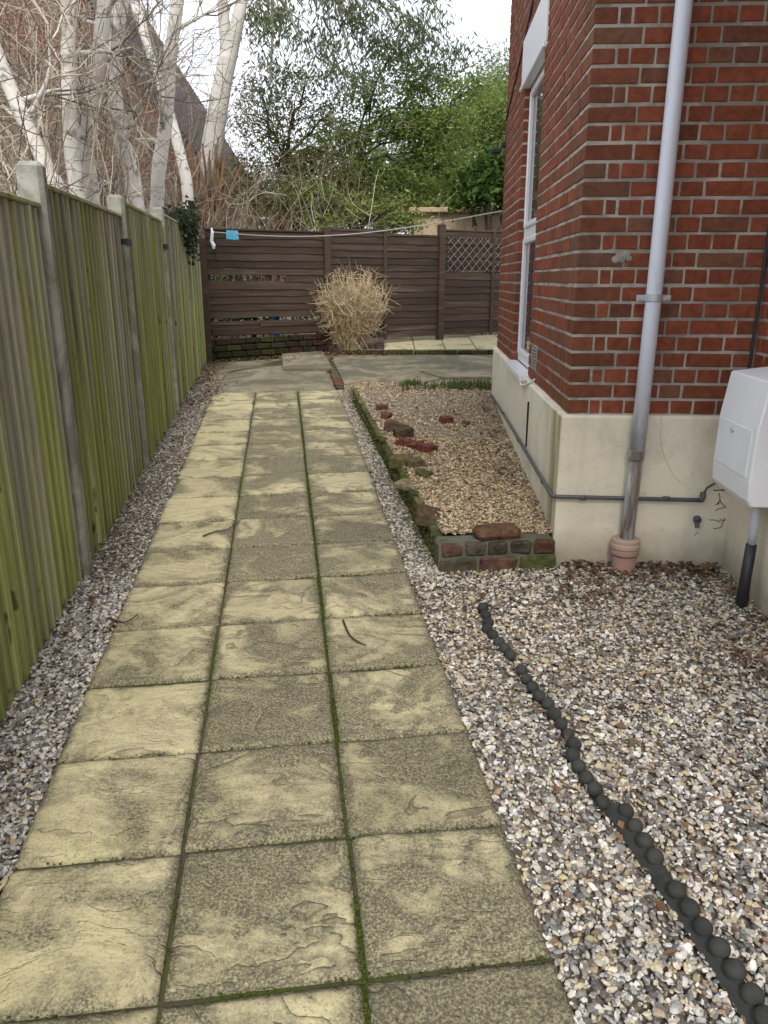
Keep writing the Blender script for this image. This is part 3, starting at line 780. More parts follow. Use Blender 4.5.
# ------------------------------------------------------------------ ball-topped edging strips
BALLS = [(483, 607.6), (486, 615), (488.5, 622.5), (487, 629), (493, 635), (499, 642), (505, 648.5), (510.5, 655),
         (521.6, 670), (526.5, 679), (533, 687), (539, 696), (548, 704), (554.5, 714), (561, 724), (568, 734.5), (574, 744)]
BALLS2 = [(572.8, 755), (578.6, 766), (586.4, 777.5), (595, 789), (603, 802)]
BALLS3 = [(626, 811), (635, 826), (644.5, 841), (655, 857)]
BALLS4 = [(677, 890), (690, 908), (703, 927), (719.5, 948), (734.5, 970), (752.5, 995), (766, 1018), (782, 1045), (799, 1073)]
def edging(bl, h, strip, label, cant=0.0, extra=None):
    pts = [G(px, py, h) for px, py in bl]; c0 = pts[len(pts) // 2]
    root = thing('edging_strip', label, 'edging strip', (c0[0], c0[1], gz(c0[1])), 'black ball topped edging strips')
    full = list(pts)
    d = unit(pts[-1] - pts[0])
    full = [pts[0] - d * .03] + full + [pts[-1] + d * .03]
    if extra is not None: full = [G(*extra[0], h)] + full[1:-1] + [G(*extra[1], h)]
    full = np.array(full); nrm = unit([d[1], -d[0], 0])
    if nrm[0] > 0: nrm = -nrm                         # towards the path
    mb = MB(); V = []; F = []
    if strip:                                          # leaning board: its broad face looks up to the left
        a, b = full[0], full[-1]; top = np.array([0, 0, .002]); low = nrm * .026 + np.array([0, 0, -.026]); th = np.array([.010, .004, -.016])
        ns = 12; pr_ = [top - nrm * .018, top + nrm * .006, low, low + th * 1.0 - nrm * .0, top - nrm * .018 + np.array([0, 0, -.05])]
        k = len(pr_)
        for i in range(ns + 1):
            p = a + (b - a) * i / ns
            for q in pr_: V.append(p + q + np.array([0, 0, -.006]))
        for i in range(ns):
            for j in range(k): F.append((i * k + j, i * k + (j + 1) % k, (i + 1) * k + (j + 1) % k, (i + 1) * k + j))
        F.append(tuple(range(k))); F.append(tuple(range(ns * k, ns * k + k))[::-1])
        mb.add(V, F)
    else:
        q = full.copy(); q[:, 2] -= .028; mb.tube(q, .013, 8)
        q = full.copy(); q[:, 2] -= .05; mb.tube(q, .011, 6)
    mb.build('strip', EDGE, root)
    bv, bf = ICO3; 
    for i, p in enumerate(pts):
        r = .0245 * rng.uniform(.94, 1.06); bb = MB(); bb.add(bv * np.array([1, 1, .93]) * r + p, bf)
        bb.build('ball', EDGE, root, smooth=True)
v3, f3 = ico(3); ICO3 = (v3, f3)
edging(BALLS, .022, False, 'long far run of black balls sunk in gravel near the bed')
edging(BALLS2, .026, False, 'short run of five black balls between the sunken run and the boards')
edging(BALLS3, .040, True, 'black edging board carrying four balls, its near end bare', extra=((614, 801), (671, 884)))
edging(BALLS4, .042, True, 'nearest black edging board with large balls, running out of the picture')

# ------------------------------------------------------------------ left fence
def left_fence():
    root = thing('board_fence', 'green weathered board fence with concrete posts left of the path', 'fence', (F0[0], F0[1], gz(F0[1])))
    S = [-3.9, -1.95, 0, 1.90, 3.82, 5.9, 7.0]
    hs = [1.95, 1.95, 1.95, 1.90, 1.88, 1.82, 1.75]
    proto = None
    for i, s in enumerate(S[:-1]):
        p = F0 + fd * s; z0 = gz(p[1]); h = hs[i]
        if i == 5: continue
        mb = MB()
        ang = math.atan2(fd[1], fd[0])
        M = Matrix.Translation((p[0], p[1], z0)) @ Matrix.Rotation(ang, 4, 'Z')
        # local x along the fence, -y towards the path ; slotted post with a weathered top
        w2 = .052
        mb.box((-w2, -.050, -.2), (w2, .060, h), .020, (1, 1, 1), 0, .004, M)
        mb.build('post', CONC_P, root)
    for i in range(len(S) - 1):
        s0, s1 = S[i] + .056, S[i + 1] - .056
        if i == 5: s0 = S[i] - .02; s1 = S[i + 1]
        mb = MB(); ang = math.atan2(fd[1], fd[0]); pitch = .098; s = s0; k = 0
        pz0 = gz((F0 + fd * (S[i] + S[i + 1]) / 2)[1]); top = pz0 + 1.83
        if i == 4: top = pz0 + 1.80
        if i == 5: top = pz0 + 1.72
        while s < s1 - .02:
            wv = min(pitch * rng.uniform(.97, 1.03), s1 - s)
            pc = F0 + fd * s
            lean = rng.normal(0, .003)
            gap = 0
            if i == 2 and k == 3: lean = .030; gap = .0
            if i == 2 and k == 4: s += .012
            M = Matrix.Translation((pc[0], pc[1], 0)) @ Matrix.Rotation(ang, 4, 'Z') @ Matrix.Rotation(rng.normal(0, .008), 4, 'Z')
            zb = gz(pc[1]) - .02; zt = top - .03 + rng.uniform(-.008, .004)
            tone = rng.uniform(.8, 1.32); alg = np.clip(rng.normal(.58 if i >= 2 else .53, .17), 0, 1); sd = rng.random()
            # feather edge: thick near edge overlapping the thin far edge ; subdivided up its length with a slight warp
            ns = 8; V = []; F = []; wob = rng.normal(0, .003, ns + 1).cumsum() * .5
            for q in range(ns + 1):
                z = zb + (zt - zb) * q / ns; dx = lean * (1 - q / ns) * 1.5 + wob[q] * .6; dy = wob[q] * .5
                for (x, y) in ((0, -.024 + dy), (.004, -.029 + dy), (wv * .9, -.012 + dy), (wv + .018, -.0065 + dy), (wv + .018, .0 + dy), (0, .0 + dy)): V.append((x + dx, y, z))
            for q in range(ns):
                for j in range(6): F.append((q * 6 + j, q * 6 + (j + 1) % 6, q * 6 + 6 + (j + 1) % 6, q * 6 + 6 + j))
            F.append(tuple(range(5, -1, -1))); F.append(tuple(range(ns * 6, ns * 6 + 6)))
            V = np.array(V) @ np.array(M)[:3, :3].T + np.array(M)[:3, 3]
            algv = np.clip(alg + .38 * (.5 - (V[:, 2] - zb) / 1.8), 0, 1)
            mb.add(V, F, np.column_stack([np.full(len(V), tone), algv, np.full(len(V), sd)])); s += wv; k += 1
        pa = F0 + fd * s0; L = s1 - s0
        M = Matrix.Translation((pa[0], pa[1], 0)) @ Matrix.Rotation(ang, 4, 'Z')
        mb.box((0, -.030, top - .028), (L, .028, top - .006), .004, (1.0, .5, rng.random()), 0, .002, M)     # capping
        for zr in (.25, .9, 1.55): mb.box((0, .003, pz0 + zr), (L, .04, pz0 + zr + .06), .003, (.7, .3, rng.random()), 0, 0, M)   # rails behind
        mb.build('panel', BOARD, root)
    for i, h in ((3, 1.60), (4, 1.545), (5, 1.45)):
        p = F0 + fd * S[i]; mb = MB(); ang = math.atan2(fd[1], fd[0])
        M = Matrix.Translation((p[0], p[1], gz(p[1]) + h)) @ Matrix.Rotation(ang, 4, 'Z')
        mb.box((-.085, -.057, -.022), (.085, -.051, .022), .002, (1, 1, 1), 0, 0, M)
        mb.box((-.062, -.051, -.018), (-.053, .03, .018), 0, (1, 1, 1), 0, 0, M); mb.box((.053, -.051, -.018), (.062, .03, .018), 0, (1, 1, 1), 0, 0, M)
        mb.build('bracket', BLACK, root)
    p = F0 + fd * 5.9; mb = MB(); M = Matrix.Translation((p[0], p[1], gz(p[1]))) @ Matrix.Rotation(math.atan2(fd[1], fd[0]), 4, 'Z')
    mb.box((-.05, -.05, -.2), (.05, .05, 1.80), .006, (1.1, .7, .3), 0, .003, M); mb.build('timber_post', BOARD, root); mb = MB()
    p = F0 + fd * 7.0; M = Matrix.Translation((p[0], p[1], gz(p[1]))) @ Matrix.Rotation(math.atan2(fd[1], fd[0]), 4, 'Z')
    mb.box((-.03, -.045, -.2), (.03, .03, 1.72), .006, (1.1, .7, .8), 0, .003, M)
    mb.build('timber_post', BOARD, root)
left_fence()

# ------------------------------------------------------------------ dark far fence
def dark_fence():
    root = thing('slat_fence', 'dark brown horizontal slat fence closing off the far end', 'fence', (*DFA[:2], gz(DFA[1])))
    d = unit(DFB - DFA); ang = math.atan2(d[1], d[0]); L = np.linalg.norm(DFB - DFA)
    tp = [0, .371 * L, .763 * L, 1.155 * L]
    tops = [2.27, 2.32, 2.42, 2.42]
    def T(t, z=0): p = DFA + d * t; return Matrix.Translation((p[0], p[1], z)) @ Matrix.Rotation(ang, 4, 'Z')
    for t, zt in zip(tp, [2.15, 2.33, 2.42, 2.42]):
        p = DFA + d * t; mb = MB(); mb.box((-.05, -.06, gz(p[1]) - .2), (.05, .04, zt), .008, (1.15, .3, rng.random()), 0, .003, T(t))
        mb.build('post', DBOARD, root)
    def slats(mb, t0, t1, z0, z1, n, skip=(), partial=None, tone=1.0):
        for k in range(n):
            if k in skip: continue
            a = z0 + (z1 - z0) * k / n; hgt = (z1 - z0) / n * 1.18
            W = t1 - t0; ns = 10; V = []; F = []; w1 = rng.normal(0, .004, ns + 1); w2 = rng.normal(0, .004, ns + 1)
            tl = rng.normal(0, .006)
            for i in range(ns + 1):
                x = W * i / ns; dz = tl * (i / ns - .5)
                for (y, z) in ((-.024 + w1[i] * .5, a + w1[i] + dz), (-.010, a + hgt + w2[i] * .5 + dz), (.000, a + hgt + w2[i] * .5 + dz), (-.010, a + w1[i] + dz)): V.append((x, y, z))
            for i in range(ns):
                for j in range(4): F.append((i * 4 + j, i * 4 + 4 + j, i * 4 + 4 + (j + 1) % 4, i * 4 + (j + 1) % 4))
            F.append((0, 1, 2, 3)); F.append((ns * 4 + 3, ns * 4 + 2, ns * 4 + 1, ns * 4))
            M = np.array(T(t0)); V = np.array(V) @ M[:3, :3].T + M[:3, 3]
            mb.add(V, F, (rng.uniform(.75, 1.25) * tone, .5, rng.random()))
    # panel one, slats missing
    mb = MB(); slats(mb, .055, tp[1] - .055, .93, 2.25, 14, skip=(1, 7))
    slats(mb, .06, tp[1] - .055, .93 + 1.32 * 1 / 14, .93 + 1.32 * 1.45 / 14, 1); slats(mb, .06 + 1.1, tp[1] - .055, .93 + 1.32 * 7 / 14, .93 + 1.32 * 8 / 14, 1)
    for x in (.07, .9, 1.68): mb.box((x, .004, .90), (x + .04, .03, 2.25), .003, (.8, .5, rng.random()), 0, 0, T(0))
    for q in range(9): mb.box((.35 + q * .085, -.004, 1.585), (.35 + q * .085 + rng.uniform(.02, .05), .002, 1.68), 0, (.8, .5, rng.random()), 0, 0, T(0))
    mb.box((.055, -.03, 2.25), (tp[1] - .055, .035, 2.275), .004, (1.0, .5, .2), 0, .002, T(0))
    mb.build('panel', DBOARD, root)
    gb = MB(); gb.box((.06, -.045, .885), (tp[1] - .06, -.020, .985), .006, (1, .35, .3), 0, .006, T(0)); gb.box((.75, -.050, .98), (tp[1] - .06, -.022, 1.06), .006, (.95, .3, .6), 0, .006, T(0))
    o = gb.build('gravel_board', DBOARD, root)
    # panel two with centre batten
    mb = MB(); slats(mb, tp[1] + .055, tp[2] - .055, .78, 2.22, 15, tone=.95)
    slats(mb, tp[1] + .055, tp[1] + 1.0, 2.22, 2.31, 1); 
    mb.box((tp[1] + .06, -.03, 2.285), (tp[1] + .96, .03, 2.31), .004, (1.3, .5, .9), 0, .006, T(0))
    mb.box((tp[1] + .96, -.03, 2.235), (tp[2] - .06, .03, 2.26), .004, (1.5, .5, .5), 0, .008, T(0))
    mb.box((tp[1] + .90, -.045, .75), (tp[1] + .95, -.024, 2.30), .004, (1.1, .5, .1), 0, .002, T(0))
    mb.build('panel', DBOARD, root)
    # panel three, trellis over slats
    mb = MB(); slats(mb, tp[2] + .055, tp[3] - .055, .80, 1.72, 9, tone=1.1)
    slats(mb, tp[2] + .055, tp[3] - .055, 1.74, 2.33, 6, tone=.8)
    mb.box((tp[2] + .055, -.03, 2.33), (tp[3] - .055, .03, 2.355), .004, (1.3, .5, .4), 0, .004, T(0))
    mb.box((tp[2] + .92, -.045, .78), (tp[2] + .97, -.024, 2.34), .004, (1.1, .5, .1), 0, .002, T(0))
    mb.build('panel', DBOARD, root)
    tr = MB(); a0, a1, z0, z1 = tp[2] + .06, tp[3] - .06, 1.74, 2.24; H = z1 - z0
    M = np.array(T(0))
    for sg in (1, -1):
        x = a0 - H
        while x < a1 + H:
            seg = []
            for q in np.linspace(0, 1, 12):
                xx = x + (q * H if sg > 0 else H - q * H)
                if a0 <= xx <= a1: seg.append((xx, -.034 - (.006 if sg > 0 else 0), z0 + q * H))
            if len(seg) > 2:
                seg = np.array(seg) @ M[:3, :3].T + M[:3, 3]; tr.tube(seg, .0045, 4, (.27, .23, .20))
            x += .135
    tr.build('trellis', TWIG, root)
    # brick footing below panel one
    fb = MB()
    p0 = DFA + d * .06; p1 = DFA + d * (tp[1] + .0)
    for c in range(4):
        st = DFA + d * (.06 + .5 * 0)
        brick_row(fb, p0 + np.array([.0, -.03, 0]) + d * (.05 * (c % 2)), p1 + np.array([0, -.03, 0]), 0 + c * .088 - .04, .076, .09, dark=.36, mossy=.45, jit=.004)
    M = T(.05); fb.box((0, -.02, .35), (tp[1], .03, .84), 0, (.06, .055, .045), 0, 0, M)
    tag(fb.build('brick_footing', OLDBRICK), 'low dark brick footing under the left panel of the brown fence', 'footing')
dark_fence()

# ------------------------------------------------------------------ brick house
HZ = 5.3; CH = .078; PT = .985; BH = .0632; BL, HD, BJ = .213, .1015, .0115
def bcol(corner=False):
    r = rng.random()
    if r < .6: c = np.array([.20, .056, .028])
    elif r < .88: c = np.array([.215, .064, .032])
    elif r < .95: c = np.array([.145, .055, .033])
    else: c = np.array([.165, .075, .045])
    if corner: c = c * .6 + np.array([.10, .055, .032]) * .4
    return c * rng.uniform(.85, 1.13)
def house():
    root = thing('brick_house', 'red brick house with cream plinth and white window right of the path', 'house', (C0[0], C0[1], 0), rz=-HA)
    mb = MB(); n = int((HZ - PT) / CH)
    WY0, WY1, WZ0, WZ1 = 1.54, 2.55, 1.0, 3.02; LY0, LY1, LZ0, LZ1 = 1.47, 2.68, 3.02, 3.335
    SL = 3.93
    pats = {'S': BL, 'H': HD, 'C': .048}
    def runs(start, end, seq):
        t = start; i = 0
        while t < end - .03:
            l = pats[seq[i % len(seq)]]
            if end - (t + l + BJ) < .03: l = end - t
            yield t, min(t + l, end); t += l + BJ; i += 1
    def put(lo, hi, corner=False): mb.box(lo, hi, .0018 + .0022 * rng.random(), bcol(corner), 0, .0016)
    for k in range(n):
        z0 = PT + .006 + k * CH + rng.uniform(-.0015, .0015); z1 = z0 + BH; A = k % 2 == 1
        # corner brick
        if A: put((0, 0, z0), (BL, HD, z1), True); fs, ss = BL + BJ, HD + BJ
        else: put((0, 0, z0), (HD, BL, z1), True); fs, ss = HD + BJ, BL + BJ
        for a, b in runs(fs, .878, 'SHSSHS' if A else 'CHHHHHHH'):
            put((a, rng.uniform(-.0015, .0015), z0), (b, .07, z1))
        zc = (z0 + z1) / 2; cut = None
        if WZ0 - .02 < zc < WZ1: cut = (WY0, WY1)
        elif LZ0 <= zc < LZ1 + .01: cut = (LY0 - .01, LY1 + .01)
        elif PT <= zc < WZ0: cut = (WY0 - .03, WY1 + .03)
        sq = 'CHHHHHHHHHHHHHHHHHHHHHHHHHHHHHHHHHHHHHHHH' if A else 'SSH'
        for a, b in (list(runs(ss, SL, sq)) if cut is None else list(runs(ss, cut[0], sq)) + list(runs(cut[1], SL, 'HCHHHHHHHHHHHHHH' if A else 'SSH'))):
            segs = [(a, b)]
            if k in (1, 2) :            # opening for the air brick
                s2 = []
                for a2, b2 in segs:
                    if a2 < 1.16 < b2 or a2 < 1.38 < b2 or (a2 >= 1.16 and b2 <= 1.38):
                        if a2 < 1.155: s2.append((a2, 1.155))
                        if b2 > 1.385: s2.append((1.385, b2))
                    else: s2.append((a2, b2))
                segs = s2
            for a2, b2 in segs:
                if b2 - a2 > .012: put((rng.uniform(-.0015, .0015), a2, z0), (.09, b2, z1), a2 < .45 and rng.random() < .6)
        for a, b in runs(.01, 2.6, 'HSSHS' if A else 'CHHHH'):
            put((.88, -b, z0), (.96, -a, z1))
    mb.build('wall', BRICK, root, local=True)
    # masonry behind the brick faces, seen as the mortar joints
    c = MB(); i = .0045
    def mbx(lo, hi): c.box(lo, hi)
    j = .006; mbx((i, i, PT - .2), (.25, WY0 - j, HZ)); mbx((i, WY1 + j, PT - .2), (.25, SL - i, HZ)); mbx((i, WY0 - j, PT - .2), (.25, WY1 + j, WZ0 - .004)); mbx((i, WY0 - j, WZ1 + .02), (.25, WY1 + j, HZ))
    mbx((.25, i, PT - .2), (.88 + i, .25, HZ)); mbx((.88 + i, -5, PT - .2), (1.15, .25, HZ))
    mbx((.25, SL - .25, PT - .2), (6, SL - i, HZ)); mbx((1.15, -5, .2), (6, -4.75, HZ)); mbx((5.75, -4.75, .2), (6, SL - .25, HZ))
    # reveals
    c.build('masonry', MORTAR, root, local=True)
    pl = MB()
    pl.prism([(-.032, -.032), (.848, -.032), (.848, -5), (1.0, -5), (1.0, .1), (.1, .1), (.1, SL + .03), (-.032, SL + .03)], -.2, PT, .012)
    pl.build('plinth', RENDER, root, local=True)
    rf = MB(); rf.box((-.35, -.35, HZ + .15), (6.4, SL + .4, HZ + .27), .01); rf.box((.55, -5.4, HZ + .15), (6.4, -.36, HZ + .27), .01)
    for s in range(10):
        rf.box((-.3 + s * .3, -5.3, HZ + .27 + s * .19), (6.3 - s * .28, SL + .35 - s * .1, HZ + .46 + s * .19), .01)
    rf.build('roof', ROOFT, root, local=True)
    cl = MB(); cl.box((.0, .0, HZ), (6, SL, HZ + .149)); cl.box((.88, -5, HZ), (6, -.001, HZ + .149)); cl.build('eaves', GUTTER, root, local=True)
    # window
    win = MB(); fx0, fx1 = .045, .105; fw = .058; TZ = 1.97
    win.box((fx0, WY0 + .002, WZ0 + .002), (fx1, WY0 + fw, WZ1 - .002), .006); win.box((fx0, WY1 - fw, WZ0 + .002), (fx1, WY1 - .002, WZ1 - .002), .006)
    for a, b in ((WZ0 + .002, WZ0 + .062), (TZ - .035, TZ + .035), (WZ1 - .062, WZ1 - .002)):
        win.box((fx0 + .002, WY0 + fw, a), (fx1 - .002, WY1 - fw, b), .006)
    o = win.build('window', WHITEP, root, local=True)
    for a, b in ((WZ0 + .062, TZ - .035), (TZ + .035, WZ1 - .062)):
        s = MB(); x0, x1 = .032, .075; q = .042
        s.box((x0, WY0 + fw + .001, a + .001), (x1, WY0 + fw + q, b - .001), .008); s.box((x0, WY1 - fw - q, a + .001), (x1, WY1 - fw - .001, b - .001), .008)
        s.box((x0 + .001, WY0 + fw + q, a + .001), (x1, WY1 - fw - q, a + q), .008); s.box((x0 + .001, WY0 + fw + q, b - q), (x1, WY1 - fw - q, b - .001), .008)
        s.build('sash', WHITEP, o, local=True)
        g = MB(); g.box((.058, WY0 + fw + q - .004, a + q - .004), (.066, WY1 - fw - q + .004, b - q + .004)); g.build('pane', GLASS, o, local=True)
    s = MB(); s.box((-.06, WY0 - .03, WZ0 - .045), (.043, WY1 + .03, WZ0), .006); s.build('sill', WHITEP, root, local=True)
    l = MB(); l.box((-.014, LY0, LZ0 + .004), (.1, LY1, LZ1), .005); l.box((-.026, LY0, LZ0 - .028), (.04, LY1, LZ0 + .003), .006); l.build('lintel', WHITEP, root, local=True)
    ab = MB(); z0 = PT + CH + .004; ab.box((.004, 1.16, z0), (.05, 1.38, z0 + 2 * CH - .014), .003)
    ab.build('air_brick', GUTTER, root, local=True)
    ob = bpy.data.objects['air_brick']; sb = MB()
    for r in range(7): sb.box((-.004, 1.165, z0 + .006 + r * .0198), (.02, 1.375, z0 + .014 + r * .0198), .002)
    for yy in (1.16, 1.375): sb.box((-.005, yy, z0), (.02, yy + .008, z0 + .14), .002)
    sb.build('louvre', IRON, ob, local=True)
    # damage on the render: cracks and broken holes, and a mortar smear on the brickwork
    def crack(pts, r=.0022):
        cr = MB()
        P = []
        for (x0, z0), (x1, z1) in zip(pts[:-1], pts[1:]):
            for q in np.linspace(0, 1, 7)[:-1]: P.append((x0 + (x1 - x0) * q + rng.normal(0, .003), -.0325, z0 + (z1 - z0) * q + rng.normal(0, .003)))
        cr.tube(np.array(P), r, 4); cr.build('crack', GUTTER, root, local=True)
    crack([(.46, .98), (.47, .84), (.55, .68), (.62, .62)], .0006)
    crack([(.79, .60), (.80, .55), (.83, .52), (.77, .50)]); crack([(.80, .55), (.78, .53)], .003); crack([(.70, .60), (.69, .53)], .0018)
    crack([(.76, .45), (.81, .44), (.84, .46), (.82, .41), (.78, .40)], .002); crack([(.71, .385), (.69, .36)], .0015)
    crack([(.80, .615), (.845, .622)], .007); crack([(.76, .612), (.845, .612)], .003)
    sm = MB(); bv, bf = ICO3
    for (x, z, r) in ((.20, 1.735, .022), (.225, 1.745, .018), (.18, 1.725, .016), (.24, 1.73, .012)):
        sm.add(bv * np.array([r * 1.2, .006, r]) * (1 + rng.uniform(-.2, .2, (len(bv), 1))) + np.array([x, -.002, z]), bf)
    sm.build('mortar_patch', MORTAR, root, local=True)
house()
def hp(x, y, z=0.0):            # house frame -> world
    return np.array([C0[0] + x * math.cos(HA) + y * math.sin(HA), C0[1] - x * math.sin(HA) + y * math.cos(HA), z])
def hpl(pts): return np.array([hp(*p) for p in pts])

def fixtures():
    # downpipe in front of the plinth
    bx, by = .338, -.085; g0 = gz(hp(bx, by)[1])
    root = thing('drainpipe', 'grey cast drainpipe standing in a clay socket at the front wall', 'drainpipe', (*hp(bx, by)[:2], g0))
    m = MB(); m.tube(hpl([(bx + .004, by, .80), (bx + .012, by, 1.5), (bx + .022, by + .01, 3.0), (bx + .03, by + .01, 5.2)]), .0365, 24); m.build('pipe', PIPE, root, smooth=True)
    m = MB(); m.tube(hpl([(bx - .006, by, .24), (bx + .004, by, .82)]), .0345, 24); m.build('lower_pipe', PIPEOLD, root, smooth=True)
    m = MB(); m.lathe(hp(bx + .003, by, .775), [(.037, 0), (.0405, .004), (.0405, .045), (.037, .05)], 24); m.build('joint_ring', PIPEOLD, root, smooth=False)
    m = MB(); m.lathe(hp(bx - .008, by, g0 - .05), [(.060, 0), (.061, .13), (.072, .145), (.072, .165), (.068, .172)], 28); m.build('socket', CLAY, root)
    m = MB(); m.lathe(hp(bx - .008, by, g0 + .121), [(.066, 0), (.0755, .006), (.0755, .024), (.071, .03), (.071, .048), (.060, .054), (.036, .054)], 28); m.build('socket_rim', CLAYT, root)
    m = MB(); m.lathe(hp(bx + .012, by, 1.535), [(.038, 0), (.042, .003), (.042, .032), (.038, .035)], 24); 
    for sx in (-1, 1):
        c = hp(bx + .012 + sx * .058, by, 1.552); M = Matrix.Translation(Vector(c)) @ Matrix.Rotation(-HA, 4, 'Z')
        m.box((-.022, -.004, -.014), (.022, .004, .014), .003, (1, 1, 1), 0, 0, M)
        m.lathe(hp(bx + .012 + sx * .062, by - .004, 1.552), [(.007, 0), (.007, .01)], 10, d=-np.array([math.sin(HA), math.cos(HA), 0]))
    o = m.build('clamp', STEEL, root)
    # waste pipe around the corner of the plinth
    z = .565; root = thing('waste_pipe', 'thin dark grey pipe clipped low around the corner of the plinth', 'pipe', (*hp(-.05, -.05)[:2], z))
    m = MB(); pts = [(-.055, 3.75, z - .02), (-.055, 2.2, z + .0), (-.055, .08, z + .004), (-.055, -.03, z + .004), (-.045, -.05, z + .004), (-.02, -.055, z + .004), (.3, -.055, z), (.66, -.055, z - .004), (.70, -.055, z - .004)]
    m.tube(hpl(pts), .0105, 10); m.tube(hpl([(.690, -.055, z - .006), (.700, -.055, z - .004), (.704, -.055, z + .01), (.704, -.055, z + .035)]), .0125, 10)
    for x in (.10, .52): m.tube(hpl([(x - .016, -.055, z), (x + .016, -.055, z)]), .0135, 10)
    m.build('pipe_run', GREYPIPE, root, smooth=True)
    for y in (.25, 1.4, 2.5):
        m = MB(); m.tube(hpl([(-.055, y, z), (-.055, y + .03, z)]), .0135, 10); m.build('clip', GREYPIPE, root, smooth=True)
    m = MB(); m.tube(hpl([(.706, -.05, z + .03), (.72, -.05, z + .06), (.76, -.045, z + .085), (.80, -.045, z + .13)]), .006, 8); tag(m.build('hose', GREYPIPE), 'thin grey hose curving up behind the white meter box', 'hose')
    m = MB(); m.lathe(hp(.69, -.036, .46), [(.016, 0), (.02, .008), (.02, .022), (.012, .03)], 14, d=-np.array([math.sin(HA), math.cos(HA), .3])); m.tube(hpl([(.69, -.05, .45), (.69, -.065, .415)]), .011, 10)
    tag(m.build('pipe_stub', GREYPIPE), 'capped pipe stub poking from the cracked render', 'pipe stub')
    # meter box
    root = thing('meter_box', 'white wall mounted meter box with a small locked door', 'meter box', (*hp(.75, -.49)[:2], .71))
    x0, x1, y0, y1 = .655, .846, -.70, -.277
    prof = [(x1 + .03, .71), (x0 + .012, .71), (x0 - .002, .735), (x0 - .008, .81), (x0 - .004, 1.04), (x0 + .022, 1.232), (x0 + .03, 1.238), (x1 + .03, 1.262)]
    m = MB(); k = len(prof); V = [hp(x, y0 + .008, zz) for x, zz in prof] + [hp(x, y1, zz) for x, zz in prof]
    ins = [hp(x + (.006 if x < x0 + .05 else 0), y0, zz + (.006 if zz < .8 else -.006)) for x, zz in prof]
    V += ins
    F = [(i, (i + 1) % k, k + (i + 1) % k, k + i) for i in range(k)] + [tuple(range(2 * k - 1, k - 1, -1))]
    F += [(2 * k + i, 2 * k + (i + 1) % k, (i + 1) % k, i) for i in range(k)] + [tuple(range(2 * k, 3 * k))]
    m.add(V, [f[::-1] for f in F]); m.build('casing', BOXP, root)
    m = MB(); a, b = y0 + .045, y1 - .012
    V = []
    for (x, zz) in ((x0 - .0125, .83), (x0 - .0085, 1.03)):
        for y in (a, b): V.append(hp(x, y, zz))
    V2 = [v + np.array([.012, 0, 0]) for v in V]
    m.add(V + V2, [(0, 1, 3, 2), (4, 6, 7, 5), (0, 4, 5, 1), (2, 3, 7, 6), (0, 2, 6, 4), (1, 5, 7, 3)]); dr = m.build('door', BOXP, root)
    m = MB(); m.lathe(hp(x0 - .008, (a + b) / 2 + .01, 1.0), [(.012, 0), (.012, .007), (.009, .010)], 14, d=(-1, .05, 0)); m.build('lock', STEEL, dr, smooth=False)
    # service duct below it
    root = thing('service_duct', 'grey duct with a torn black sleeve under the meter box', 'duct', (*hp(.80, -.44)[:2], gz(3.4)))
    m = MB(); m.tube(hpl([(.795, -.47, .45), (.80, -.46, .715)]), .019, 14); m.build('duct', PIPE, root, smooth=True)
    m = MB(); m.tube(hpl([(.775, -.50, .13), (.785, -.48, .30), (.793, -.472, .47)]), [.030, .025, .024], 12); m.build('sleeve', BLACK, root, smooth=True)
    # cables
    m = MB(); m.tube(hpl([(.862, -.012, 1.2), (.868, -.012, 1.7), (.866, -.012, 1.95), (.872, -.012, 5.1)]), .0075, 8); tag(m.build('cable', BLACK), 'thick black cable running up the inner corner of the brickwork', 'cable')
    m = MB(); m.tube(hpl([(-.006, 3.9, 3.02), (-.006, 2.9, 3.28), (-.006, 2.0, 3.55)]), .006, 6); tag(m.build('cable', BLACK), 'thin black cable slanting up beside the white lintel', 'cable')
    m = MB(); m.tube(hpl([(-.05, 1.50, .945), (-.045, 1.40, .93), (-.04, 1.30, 1.0), (-.03, 1.2, .985), (-.012, 1.12, 1.02)]), .006, 8); m.tube(hpl([(-.05, 1.53, .955), (-.06, 1.44, .94), (-.05, 1.3, .96), (-.015, 1.15, 1.0)]), .005, 8)
    tag(m.build('cable', WHITEP), 'short white cable looping from the sill to the air brick', 'cable')
    m = MB(); m.tube(hpl([(-.036, 1.16, .57), (-.038, 1.155, .87)]), .007, 6); tag(m.build('cable', BLACK), 'short black cable rising straight up the side of the plinth', 'cable')
    root = thing('wall_lamp', 'small black lamp high on the far corner of the house', 'lamp', hp(-.06, 3.9, 2.735))
    m = MB(); M = Matrix.Translation(Vector(hp(-.06, 3.9, 2.735))) @ Matrix.Rotation(-HA, 4, 'Z'); m.box((-.07, -.06, 0), (.02, .06, .05), .012, (1, 1, 1), 0, 0, M); m.build('lamp_head', BLACK, root)
    m = MB(); M = Matrix.Translation(Vector(hp(-.02, 3.9, 2.735))) @ Matrix.Rotation(-HA, 4, 'Z'); m.box((-.02, -.02, .055), (.024, .02, .10), .005, (1, 1, 1), 0, 0, M); m.build('bracket', BLACK, root)
fixtures()

